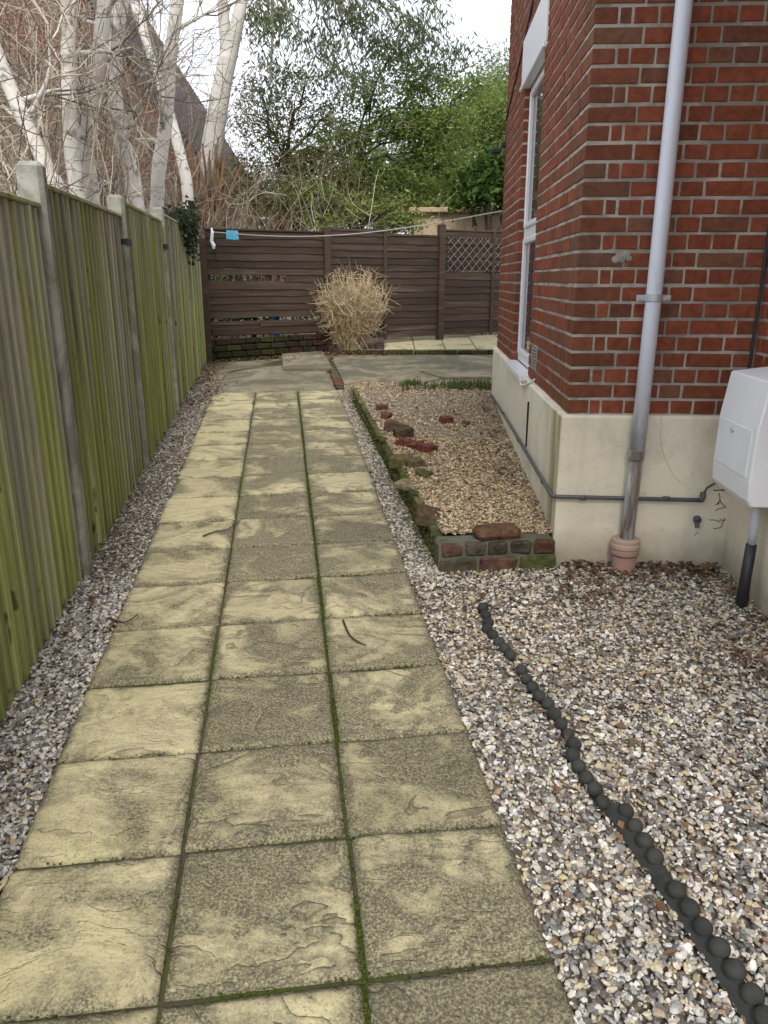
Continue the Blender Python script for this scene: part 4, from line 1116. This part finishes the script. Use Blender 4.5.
# ------------------------------------------------------------------ vegetation
def curve(p, d, L, n, wob, up=0.0, grav=0.0):
    pts = [np.array(p, float)]; d = unit(d)
    for i in range(n):
        d = unit(d + rng.normal(0, wob, 3) + np.array([0, 0, up - grav * (i / n)])); pts.append(pts[-1] + d * L / n)
    return np.array(pts), d
def twig_tree(mb, p, d, L, r, depth, wob=.12, up=.03, nch=(3, 5), spread=.8, col=None, shrink=.62, minr=.0025, tips=None, nside=None):
    n = 6 if depth > 1 else 4
    pts, dd = curve(p, d, L, n, wob, up); rad = np.linspace(r, max(r * .45, minr), n + 1)
    c = col(depth) if col else (1, 1, 1)
    mb.tube(pts, rad, nside or (7 if r > .03 else 4 if r > .008 else 3), c, cap=False)
    if depth <= 0:
        if tips is not None: tips.append((pts[-1], dd)); tips.append((pts[n // 2], dd))
        return
    for _ in range(int(rng.integers(nch[0], nch[1] + 1))):
        k = int(rng.integers(1, n + 1)); td = unit(pts[k] - pts[k - 1]); nd = unit(td + rng.normal(0, spread * .6, 3))
        twig_tree(mb, pts[k], nd, L * shrink * rng.uniform(.7, 1.2), max(rad[k] * .6, minr), depth - 1, wob, up, nch, spread, col, shrink, minr, tips)
def smooth_path(pts, n=5):
    pts = np.array(pts, float); m = len(pts); out = []
    t = np.arange(m); tt = np.linspace(0, m - 1, (m - 1) * n + 1)
    # Catmull-Rom
    for x in tt:
        i = min(int(x), m - 2); u = x - i; p0 = pts[max(i - 1, 0)]; p1 = pts[i]; p2 = pts[i + 1]; p3 = pts[min(i + 2, m - 1)]
        out.append(.5 * ((2 * p1) + (-p0 + p2) * u + (2 * p0 - 5 * p1 + 4 * p2 - p3) * u * u + (-p0 + 3 * p1 - 3 * p2 + p3) * u ** 3))
    return np.array(out)
TAUPE = lambda dp: np.array([(.44, .385, .30), (.35, .295, .225), (.17, .14, .11), (.54, .49, .41)][int(rng.integers(0, 4))]) * rng.uniform(.7, 1.2)

def birch(label, trunk_px, Y, w0, w1, seed_limbs=9, lean=0.0):
    P = [at(px, py, Y + lean * i) for i, (px, py) in enumerate(trunk_px)]
    base = P[0] + (P[0] - P[1]) * .8; base[1] = P[0][1]; base[2] = gz(base[1]) - .05
    sp = smooth_path([base] + P)
    root = thing('birch_tree', label, 'tree', (base[0], base[1], gz(base[1])), 'pale barked trees behind the green fence')
    sc = Y / 769 / 1.0
    rad = np.linspace(w0 * sc / 2 * 1.15, w1 * sc / 2, len(sp)); rad *= 1 + rng.normal(0, .035, len(sp))
    m = MB(); m.tube(sp, rad, 10); 
    lm = []
    for _ in range(seed_limbs):
        k = int(rng.integers(len(sp) // 3, len(sp))); d = unit([rng.normal(0, .9), rng.normal(0, .6), rng.uniform(.1, 1.0)])
        pts, dd = curve(sp[k], d, rng.uniform(.4, 1.0), 6, .12, .08); m.tube(pts, np.linspace(rad[k] * .45, .008, 7), 6, cap=False); lm.append((pts, dd))
    m.build('trunk', BIRCH, root, smooth=True)
    for pts, dd in lm:
        t = MB()
        for _ in range(6): twig_tree(t, pts[int(rng.integers(2, 7))], unit(dd + rng.normal(0, .6, 3)), rng.uniform(.5, .9), .009, 2, .16, -.01, (2, 4), .9, TAUPE, .62, .0028)
        t.build('branch', TWIG, root)
birch('leftmost pale trunk leaning out to the left above the green fence', [(62, 212), (50, 176), (33, 138), (12, 92), (-8, 40), (-40, -60), (-60, -180)], 7.2, 13, 11, 8)
birch('straight pale trunk second from the left behind the tall near post', [(78, 200), (70, 129), (69, 68), (68, 0), (66, -90), (70, -200)], 7.6, 13, 11, 8)
birch('pale trunk bowing slightly right beside the straight second one', [(92, 200), (86, 135), (98, 68), (105, 0), (116, -90), (130, -180)], 8.0, 13, 11, 8)
birch('pale mottled trunk rising over the second concrete post', [(136, 200), (124, 150), (116, 110), (115, 50), (122, 0), (126, -90)], 8.8, 13, 11, 8)
birch('slender pale trunk over the third concrete post', [(157, 203), (166, 118), (171, 50), (178, 0), (186, -90)], 9.6, 12, 10, 8)
birch('browner slanting trunk reaching up left from the large eucalyptus', [(189, 208), (183, 165), (159, 78), (134, 0), (108, -90)], 11.4, 10, 8, 2)

def crosses(V):
    """stems lean on the far side of the fences, never through them"""
    dd = unit(DFB - DFA); nn = np.array([-dd[1], dd[0], 0]); q = (V - DFA) @ nn
    over = np.clip(V[:, 2] - np.where(V[:, 1] < 10, gz(V[:, 1]) + 1.9, 2.42), 0, 9)
    return np.any((V[:, 0] > fence_x(V[:, 1]) - .07 + over * .35) & (q < .09 - over * .5))
def bare_shrub(label, px0, px1, Y0, Y1, n, h, col=TAUPE, r=.008, group='bare shrubs behind the fences', wob=.13, grav=.25, lean=.35, depth=1):
    x0 = at(px0, 220, (Y0 + Y1) / 2)[0]; x1 = at(px1, 220, (Y0 + Y1) / 2)[0]
    yc = (Y0 + Y1) / 2
    root = thing('bare_shrub', label, 'shrub', ((x0 + x1) / 2, yc, gz(yc)), group)
    m = MB()
    for _ in range(n):
      for attempt in range(5):
        M0 = m; m = MB()
        y = rng.uniform(Y0, Y1); x = rng.uniform(x0, x1) * y / yc; L = h * rng.uniform(.6, 1.15)
        pts, dd = curve((x, y, gz(y)), (rng.normal(0, lean), rng.normal(0, lean * .6), 1), L, 10, wob, .08, grav)
        c = col(0); m.tube(pts, np.linspace(r * rng.uniform(.7, 1.5), .003, 11), 4, c, cap=False)
        for _ in range(4):
            k = int(rng.integers(3, 11)); twig_tree(m, pts[k], unit(pts[k] - pts[k - 1] + rng.normal(0, .5, 3)), L * .22, .005, depth, .2, .0, (1, 3), 1.0, col, .7, .0026)
        tmp = m; m = M0
        if not crosses(np.concatenate(tmp.v)):
            for f, mi in tmp.f: m.f.append((f + m.n, mi))
            m.v += tmp.v; m.c += tmp.c; m.n += tmp.n; break
    m.build('stems', TWIG, root)
bare_shrub('dense tangle of tan bare stems above the near fence panels', -30, 60, 5.4, 7.6, 75, 3.2)
bare_shrub('taller tangle of pale twigs between the birch trunks', 60, 160, 7.4, 9.4, 100, 3.9)
bare_shrub('grey brown twiggy tangle round the foot of the eucalyptus', 165, 236, 11.9, 13.0, 80, 2.7)
bare_shrub('deep brown thicket of stems filling the space before the red brick gable', -60, 195, 11.0, 14.5, 230, 4.6, col=lambda dp: np.array([.22, .175, .13]) * rng.uniform(.6, 1.5), r=.009)
bare_shrub('thin tan saplings in front of the evergreen behind the dark fence', 232, 340, 12.6, 14.2, 38, 2.9, r=.011, lean=.25)
bare_shrub('brown brushy twigs spilling over the dark fence top on the right', 385, 505, 13.0, 13.8, 60, 2.0, r=.006, lean=.6, wob=.2)

def foliage(mb, cen, rad, n, L, Wd, cols, droop=0.0, flat=1.0, clump=14, csz=.3):
    """leaf clumps spread through an ellipsoid"""
    nc = max(1, n // clump); v = rng.normal(0, 1, (nc, 3)); v /= np.linalg.norm(v, axis=1, keepdims=True); v *= (rng.random((nc, 1)) ** .42)
    cc = np.array(cen) + v * np.array(rad)
    br = rng.uniform(.6, 1.25, (nc, 1))
    pos = np.repeat(cc, clump, 0) + rng.normal(0, csz, (nc * clump, 3)) * np.array([1, 1, .7])
    N = len(pos); d = rdir(N, flat); d[:, 2] -= droop; nr = rdir(N)
    cols = np.array(cols); c = cols[rng.integers(0, len(cols), N)] * np.repeat(br, clump, 0) * rng.uniform(.75, 1.25, (N, 1))
    l = rng.uniform(.7, 1.3, N) * L
    leaf_batch(mb, pos, d, nr, l, l * Wd / L * rng.uniform(.8, 1.2, N), c, .12, -.1)
    return cc
def limb(mb, a, b, r0, r1, sag=.0, n=8, side=5):
    a = np.array(a); b = np.array(b); t = np.linspace(0, 1, n)[:, None]; p = a + (b - a) * t; L = np.linalg.norm(b - a)
    p = p + rng.normal(0, .03, p.shape) * L * np.sin(t * np.pi); p[:, 2] += np.sin(t[:, 0] * np.pi) * sag * L
    mb.tube(p, np.linspace(r0, r1, n), side, cap=False); return p

EU = [(.16, .20, .12), (.20, .235, .14), (.13, .165, .08), (.25, .27, .15)]
AC = [(.20, .28, .07), (.15, .21, .05), (.27, .34, .10), (.12, .17, .045)]
YG = [(.27, .33, .09), (.21, .27, .07), (.31, .35, .12)]
DG = [(.045, .085, .02), (.065, .12, .03), (.09, .16, .04)]
def eucalyptus():
    Y = 13.0
    P = [at(px, py, Y) for px, py in [(203, 222), (206, 190), (213, 140), (221, 92), (228, 55)]]
    base = P[0].copy(); base[2] = gz(base[1]) - .1
    root = thing('eucalyptus_tree', 'large smooth grey trunked eucalyptus forking beside the dark fence corner', 'tree', (base[0], base[1], gz(base[1])))
    m = MB(); sp = smooth_path([base] + P); k = len(sp)
    m.tube(sp, np.interp(np.linspace(0, 1, k), [0, .15, .5, 1], [.27, .23, .165, .125]), 14)
    lp = smooth_path([at(222, 88, Y), at(226, 55, Y), at(224, 20, Y), at(221, -20, Y), at(214, -120, Y - .3), at(200, -260, Y - .2)])
    rp = smooth_path([at(222, 92, Y), at(231, 52, Y), at(239, 15, Y), at(247, -20, Y + .2), at(275, -130, Y + .7), at(300, -260, Y + 1)])
    m.tube(lp, np.linspace(.105, .05, len(lp)), 10); m.tube(rp, np.linspace(.12, .05, len(rp)), 10)
    up = rp[-1]; ends = []
    cl = []
    for (px, py, Yc, rx, rz, n) in [(300, 40, 13.6, .85, .6, 1100), (268, 20, 14.4, .5, .6, 500), (345, 15, 14.0, .8, .5, 1200), (400, 35, 14.4, .8, .55, 1200), (445, 55, 14.8, .5, .4, 450), (355, 75, 14.2, .6, .35, 500), (270, 85, 13.6, .4, .35, 260),
                                    (310, -60, 13.8, 1.3, .9, 2000), (410, -50, 14.5, 1.3, .8, 1900), (230, -90, 13, 1.2, .9, 1500), (160, -70, 13.6, .9, .6, 900), (130, -120, 12.6, 1.3, .9, 1500), (320, -200, 13.8, 2.2, 1.1, 2800)]:
        cl.append((at(px, py, Yc), (rx, rx, rz), n))
    lv = MB()
    for i, (c, r, n) in enumerate(cl):
        src = rp[int(rng.integers(len(rp) // 3, len(rp)))] if c[0] > -2.4 else lp[int(rng.integers(len(lp) // 3, len(lp)))]
        lb = limb(m, src, c, .055, .018, .12)
        cc = foliage(lv, c, r, n, .125, .027, EU, 1.1, .6, 44, .15)
        for q in cc[::6]: limb(m, lb[int(rng.integers(4, 8))], q, .012, .004, .05, 6, 3)
    m.build('trunk', EUCA, root, smooth=True); lv.build('crown', LEAFM, root)
    # strips of peeling bark about the foot
    pb = MB()
    for _ in range(260):
        a = rng.uniform(0, 6.28); z0 = rng.uniform(0, 1.9); b0 = sp[0] + np.array([math.cos(a) * .24, math.sin(a) * .24, .4 + z0])
        pts, _d = curve(b0, (math.cos(a) * .15, math.sin(a) * .15, 1), rng.uniform(.5, 1.1), 5, .08); pts[:, 0] += (sp[min(8, k - 1)][0] - sp[0][0]) * (pts[:, 2] - sp[0][2]) / 3
        pb.tube(pts, np.linspace(.03, .012, 6), 4)
    pb.build('peeling_bark', PEEL, root)
eucalyptus()

def evergreen(label, name, basepx, Y, hub, clumps, cols, L, Wd, droop=.2, limbr=.07, group='evergreen trees behind the dark fence', clump=18, csz=.2, extra=0, bark=DBARK):
    b = at(basepx, 220, Y); b[2] = gz(Y)
    root = thing(name, label, 'tree', b, group); m = MB(); lv = MB()
    h = at(*hub, Y); tp = smooth_path([b - np.array([0, 0, .1]), b * .5 + h * .5 + np.array([.1, 0, 0]), h]); m.tube(tp, np.linspace(limbr * 1.5, limbr, len(tp)), 9)
    for (px, py, Yc, rx, rz, n) in clumps:
        c = at(px, py, Yc); lb = limb(m, h if rng.random() < .6 else tp[len(tp) // 2], c, limbr * .7, .018, .05, 8, 6)
        cc = foliage(lv, c, (rx, rx * .9, rz), n, L, Wd, cols, droop, .7, clump, csz)
        for q in cc[::4]: limb(m, lb[int(rng.integers(3, 8))], q, .014, .004, .03, 5, 3)
    m.build('trunk', bark, root, smooth=True); lv.build('crown', LEAFM, root)
evergreen('feathery mid green evergreen with dark spreading limbs in the middle', 'mimosa_tree', 335, 15.0, (352, 160),
          [(372, 95, 15, .5, .35, 1000), (420, 85, 15.4, .6, .4, 1800), (345, 140, 14.8, .6, .35, 1300), (400, 125, 15.2, .8, .4, 2600), (440, 125, 15.5, .7, .5, 2600), (370, 180, 15.2, .9, .4, 2600), (430, 170, 15.6, 1.0, .5, 3600), (470, 90, 16, .5, .35, 1100), (300, 150, 14.8, .45, .35, 600), (390, 55, 15, .45, .3, 500), (360, 212, 15.4, 1.0, .35, 2000), (420, 208, 15.6, .8, .35, 2000)], AC + YG[:1], .085, .03, .35, .035, clump=40, csz=.15)
evergreen('broad yellow green evergreen nearest the house side', 'evergreen_tree', 480, 17.5, (480, 130),
          [(470, 120, 17.4, .9, .6, 2200), (500, 105, 17.8, .8, .7, 2200), (520, 140, 18, 1.2, .9, 3000), (475, 165, 17.4, 1.1, .7, 3000), (450, 195, 17.2, .9, .5, 1800), (505, 185, 17.6, 1.2, .7, 3000), (545, 100, 18, 1.3, 1.2, 2600)], AC + YG, .09, .034, .2, .05, clump=40, csz=.18)
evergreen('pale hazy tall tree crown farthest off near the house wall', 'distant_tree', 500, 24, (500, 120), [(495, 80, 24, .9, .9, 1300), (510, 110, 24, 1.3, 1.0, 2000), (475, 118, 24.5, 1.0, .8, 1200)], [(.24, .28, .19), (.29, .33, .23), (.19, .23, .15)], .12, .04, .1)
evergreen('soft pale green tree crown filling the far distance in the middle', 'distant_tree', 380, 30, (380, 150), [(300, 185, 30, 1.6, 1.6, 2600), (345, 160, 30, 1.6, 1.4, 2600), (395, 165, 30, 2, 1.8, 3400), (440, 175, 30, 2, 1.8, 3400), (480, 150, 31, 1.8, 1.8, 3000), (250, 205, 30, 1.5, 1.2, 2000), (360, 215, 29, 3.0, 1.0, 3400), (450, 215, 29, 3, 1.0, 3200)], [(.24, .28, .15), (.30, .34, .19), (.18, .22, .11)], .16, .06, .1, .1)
evergreen('dark olive bushy evergreen behind the bare saplings', 'olive_tree', 290, 14.8, (285, 160),
          [(262, 95, 15.2, .5, .4, 700), (305, 85, 15.4, .45, .35, 600), (330, 115, 15.2, .5, .4, 900), (265, 120, 14.8, .5, .45, 900), (295, 110, 15, .45, .4, 450), (275, 165, 14.8, .8, .6, 1700), (315, 180, 14.6, .8, .5, 2200), (345, 200, 14.6, .8, .4, 1700), (250, 185, 15, .6, .5, 800), (300, 205, 14.4, .8, .35, 1400), (235, 165, 15.6, .5, .6, 600), (265, 215, 14.8, .6, .3, 800)], [(.21, .21, .08), (.16, .175, .06), (.27, .25, .10), (.23, .19, .09)] , .08, .026, .5, .04, clump=36, csz=.14)
evergreen('bright leafy laurel bush over the trellis end of the dark fence', 'laurel_bush', 485, 14.2, (485, 200),
          [(485, 183, 14.2, .42, .30, 650), (500, 168, 14.3, .35, .3, 450), (518, 185, 14.4, .5, .35, 700), (466, 198, 14.1, .2, .14, 120)], DG + [(.09, .15, .03)], .15, .08, .2, .03, None, 10, .16)
evergreen('yellow green young shrub among the twigs in the middle', 'young_shrub', 315, 13.8, (318, 205), [(316, 195, 13.8, .38, .28, 500), (345, 208, 13.8, .4, .2, 420), (292, 190, 13.8, .2, .22, 160), (385, 208, 13.9, .5, .22, 500), (405, 222, 13.8, .35, .18, 320), (330, 222, 13.5, .5, .15, 320)], YG, .09, .035, .1, .02, None, 10, .12)

evergreen('dark hedge bush glimpsed through the gaps of the dark fence', 'hedge_bush', 245, 12.2, (245, 290),
          [(225, 300, 11.8, .4, .5, 700), (262, 300, 12.0, .5, .5, 800), (300, 300, 12.2, .4, .5, 600)], DG, .07, .04, .2, .03, None, 10, .14)
def ivy():
    p = F0 + fd * 5.75; root = thing('ivy_plant', 'dark ivy hanging over the far end of the green fence', 'ivy', (p[0], p[1], gz(p[1])))
    m = MB(); st = MB(); pos = []; 
    for _ in range(16):
        s = 5.2 + rng.random() * .95; q = F0 + fd * s + fn * .02; z = gz(q[1]) + 1.80; L = rng.uniform(.1, .85) * (1.2 - abs(s - 5.85))
        pts, _d = curve((q[0] - .05, q[1], z), (.5, 0, .25), .1 + L, 8, .12, -.05, .9); pts[:, 0] = np.clip(pts[:, 0], fence_x(pts[:, 1]) + .04, fence_x(pts[:, 1]) + .10); pts[:, 1] = np.clip(pts[:, 1], 0, q[1] + .1)
        st.tube(pts, .004, 4, (.10, .07, .05), cap=False)
        for k in pts[1:]: pos += [k + rng.normal(0, .035, 3) for _ in range(7)]
    for _ in range(500):
        s = 5.0 + rng.random() * 1.0; q = F0 + fd * s; pos.append(np.array([q[0] + rng.normal(-.06, .09), q[1], gz(q[1]) + 1.80 + rng.normal(.02, .06)]))
    pos = np.array(pos); pos[:, 0] = np.maximum(pos[:, 0], fence_x(pos[:, 1]) - .3); n = len(pos); pos[:, 0] = np.minimum(pos[:, 0], fence_x(pos[:, 1]) + .13); d = rdir(n); d[:, 2] -= .6
    c = np.array([(.035, .06, .03), (.06, .085, .045), (.09, .11, .07), (.02, .035, .02)])[rng.integers(0, 4, n)] * rng.uniform(.7, 1.3, (n, 1))
    leaf_batch(m, pos, d, rdir(n) + np.array([1., -.8, .3]), rng.uniform(.035, .06, n), rng.uniform(.03, .055, n), c, .1)
    m.build('foliage', LEAFM, root); st.build('stems', TWIG, root)
ivy()

def dry_shrub():
    b = at(350, 340, 11.55); b[2] = gz(b[1]) + .03
    root = thing('dry_shrub', 'round dry straw coloured shrub in front of the dark fence', 'shrub', b)
    m = MB(); 
    straw = lambda dp: np.array([(.56, .45, .28), (.48, .37, .22), (.64, .53, .36), (.36, .26, .16)][int(rng.integers(0, 4))]) * rng.uniform(.75, 1.15)
    for _ in range(900):
        a = rng.uniform(0, 6.28); tilt = rng.uniform(0, 1) ** .8 * .74; d = np.array([math.cos(a) * tilt, math.sin(a) * tilt, 1.0])
        L = rng.uniform(.6, 1.16) * (1.06 - .28 * tilt)
        pts, dd = curve(b + np.array([math.cos(a), math.sin(a), 0]) * rng.uniform(0, .16), d, L, 8, .075, .02 + .16 * tilt / 2)
        m.tube(pts, np.linspace(.005, .002, 9), 3, straw(0), cap=False)
        for _ in range(5):
            k = int(rng.integers(3, 9)); q, _d = curve(pts[k], unit(pts[k] - pts[k - 1] + rng.normal(0, .55, 3)), rng.uniform(.10, .25), 4, .2, .05); m.tube(q, np.linspace(.0035, .002, 5), 3, straw(0), cap=False)
    m.build('stems', TWIG, root)
dry_shrub()

def grass():
    mb = MB(); P = []
    for q in range(34):
        y = 8.2 + rng.uniform(-.1, .22); x = side_x(8.2) - .05 - rng.random() ** 1.3 * .85; m = int(rng.integers(12, 60))
        for _ in range(m): P.append((x + rng.normal(0, .035), y + rng.normal(0, .035), gz(y) + .05))
    P = np.array(P); n = len(P); d = rdir(n, .3) * .55 + np.array([0, 0, 1.])
    c = np.array([(.12, .19, .05), (.16, .22, .07), (.08, .13, .035), (.26, .25, .12)])[rng.integers(0, 4, n)] * rng.uniform(.7, 1.3, (n, 1))
    leaf_batch(mb, P, d, rdir(n), rng.uniform(.04, .17, n), rng.uniform(.006, .011, n), c, .05, -.35)
    tag(mb.build('grass', LEAFM), kind='stuff')
grass()

# ------------------------------------------------------------------ washing line, pegs, tub, twigs
def line():
    a = at(213, 232, 10.72); b = hp(0, 3.93, 2.25); a[2] += .0
    t = np.linspace(0, 1, 24)[:, None]; p = a + (b - a) * t; p[:, 2] -= np.sin(t[:, 0] * np.pi) * .13
    m = MB(); m.tube(p, .006, 6); tag(m.build('washing_line', LINE), 'thin pale washing line slung along the dark fence to the house', 'washing line')
    for i, (tt, lb) in enumerate(((.075, 'leftmost of three blue pegs bunched on the washing line'), (.089, 'middle one of three blue pegs bunched on the washing line'), (.103, 'rightmost of three blue pegs bunched on the washing line'))):
        q = a + (b - a) * tt; q[2] -= math.sin(tt * math.pi) * .13
        root = thing('clothes_peg', lb, 'peg', q, 'blue pegs on the washing line')
        M = Matrix.Translation(Vector(q)) @ Matrix.Rotation(R(4 - 5 * i), 4, 'Y')
        for sy in (-1, 1):
            m = MB(); m.box((-.034, sy * .010 - .006, -.075), (.034, sy * .010 + .006, .035), .004, (1, 1, 1), 0, 0, M); m.build('prong', BLUE, root)
        m = MB(); m.tube(np.array([q + np.array([-.036, 0, .006]), q + np.array([.036, 0, .006])]), .012, 8); m.build('spring', STEEL, root)
    m = MB(); c = at(212, 236, 10.66); V = []
    pts = np.array([c + np.array([0, 0, .10]), c + np.array([.01, -.01, .04]), c + np.array([-.01, 0, -.06]), c + np.array([.015, 0, -.12]), c + np.array([.01, 0, -.16])])
    m.tube(pts, [.010, .020, .022, .026, .014], 7); tag(m.build('cloth_rag', WHITEP), 'crumpled white rag tied where the washing line meets the fence', 'rag')
    root = thing('plastic_tub', 'blue tub glimpsed through the broken slats of the dark fence', 'tub', (*(DFA + unit(DFB - DFA) * 1.05 + np.array([-.1, .30, 0]))[:2], .62))
    p = np.array(root.location); m = MB(); m.lathe(p + np.array([0, 0, .1]), [(.05, 0), (.065, .40), (.075, .41), (.075, .44), (.06, .44), (.05, .05)], 20); m.build('tub_body', BLUED, root)
    m = MB(); m.lathe(p + np.array([0, 0, -.05]), [(.2, 0), (.2, .145)], 16); m.build('tub_base', CLAY, root)
    for pts, lb in (([(343, 620), (349, 634), (357, 641), (366, 645)], 'dark bent twig lying on the right hand slabs'), ([(203, 536), (214, 532), (228, 529), (240, 520)], 'thin twig lying on the middle of the left slabs'), ([(108, 618), (122, 622), (130, 620), (138, 614)], 'thin curved twig straddling the left edge of the path')):
        P = smooth_path([G(px, py, .028) for px, py in pts], 4); m = MB(); m.tube(P, np.linspace(.005, .0025, len(P)), 5, (.06, .045, .035)); tag(m.build('twig', TWIG), lb, 'twig')
line()

# ------------------------------------------------------------------ beyond the fences
def far_house(name, label, x0, x1, y0, depth, eave, ridge, wallm):
    root = thing(name, label, 'house', ((x0 + x1) / 2, y0, .7), 'houses beyond the fences'); y1 = y0 + depth
    m = MB(); xm = (x0 + x1) / 2
    V = [(x0, y0, .5), (x1, y0, .5), (x1, y0, eave), (xm, y0, ridge), (x0, y0, eave), (x0, y1, .5), (x1, y1, .5), (x1, y1, eave), (xm, y1, ridge), (x0, y1, eave)]
    m.add(V, [(0, 1, 2, 3, 4), (9, 8, 7, 6, 5), (1, 6, 7, 2), (0, 4, 9, 5)]); m.build('wall', wallm, root)
    r = MB(); o = .25
    for sg, xe in ((1, x1), (-1, x0)):
        sl = (ridge - eave) / (x1 - xm); xo = xe + sg * o; zo = eave - o * sl
        a = [(xm, y0 - .2, ridge + .02), (xo, y0 - .2, zo + .02), (xo, y1 + .2, zo + .02), (xm, y1 + .2, ridge + .02)]; b = [(p[0], p[1], p[2] + .14) for p in a]
        r.add(a + b, [(0, 1, 2, 3), (7, 6, 5, 4), (0, 4, 5, 1), (1, 5, 6, 2), (2, 6, 7, 3), (3, 7, 4, 0)])
    rf = r.build('roof', ROOFT, root)
    bg = MB()
    for sg, xe in ((1, x1), (-1, x0)):
        sl = (ridge - eave) / (x1 - xm); xo = xe + sg * o; zo = eave - o * sl
        a = [(xm, y0 - .24, ridge + .14), (xo, y0 - .24, zo + .14), (xo, y0 - .24, zo - .08), (xm, y0 - .24, ridge - .08)]; b = [(p[0], p[1] + .035, p[2]) for p in a]
        bg.add(a + b, [(0, 1, 2, 3), (7, 6, 5, 4), (0, 4, 5, 1), (1, 5, 6, 2), (2, 6, 7, 3), (3, 7, 4, 0)])
    bg.build('bargeboard', GUTTER, root)
    for wx in (x0 + (x1 - x0) * .28, x0 + (x1 - x0) * .7):
        f = MB(); f.box((wx - .5, y0 - .03, 2.2), (wx + .5, y0 + .04, 3.5), .01); fo = f.build('window', WHITEP, root)
        g = MB(); g.box((wx - .43, y0 - .036, 2.27), (wx - .03, y0 - .031, 3.43)); g.box((wx + .03, y0 - .036, 2.27), (wx + .43, y0 - .031, 3.43)); g.build('pane', GLASS, fo)
far_house('neighbour_house', 'red brick gabled house behind the pale trunks on the left', -10.5, -3.75, 16.5, 8, 4.0, 9.2, FARBRICK)
far_house('neighbour_house', 'small distant red brick house showing through twigs right of the eucalyptus', -6.2, -3.0, 26, 6, 3.7, 4.8, FARBRICK)
def shed():
    root = thing('garden_shed', 'low tan walled shed behind the trellis end of the dark fence', 'shed', (2.0, 15.6, .7))
    m = MB(); m.box((.55, 15.0, .5), (3.6, 17, 2.78), .01); m.build('wall', TAN, root)
    m = MB(); m.box((.45, 14.88, 2.785), (3.7, 17.1, 2.87), .01); m.build('roof', TAN, root)
shed()
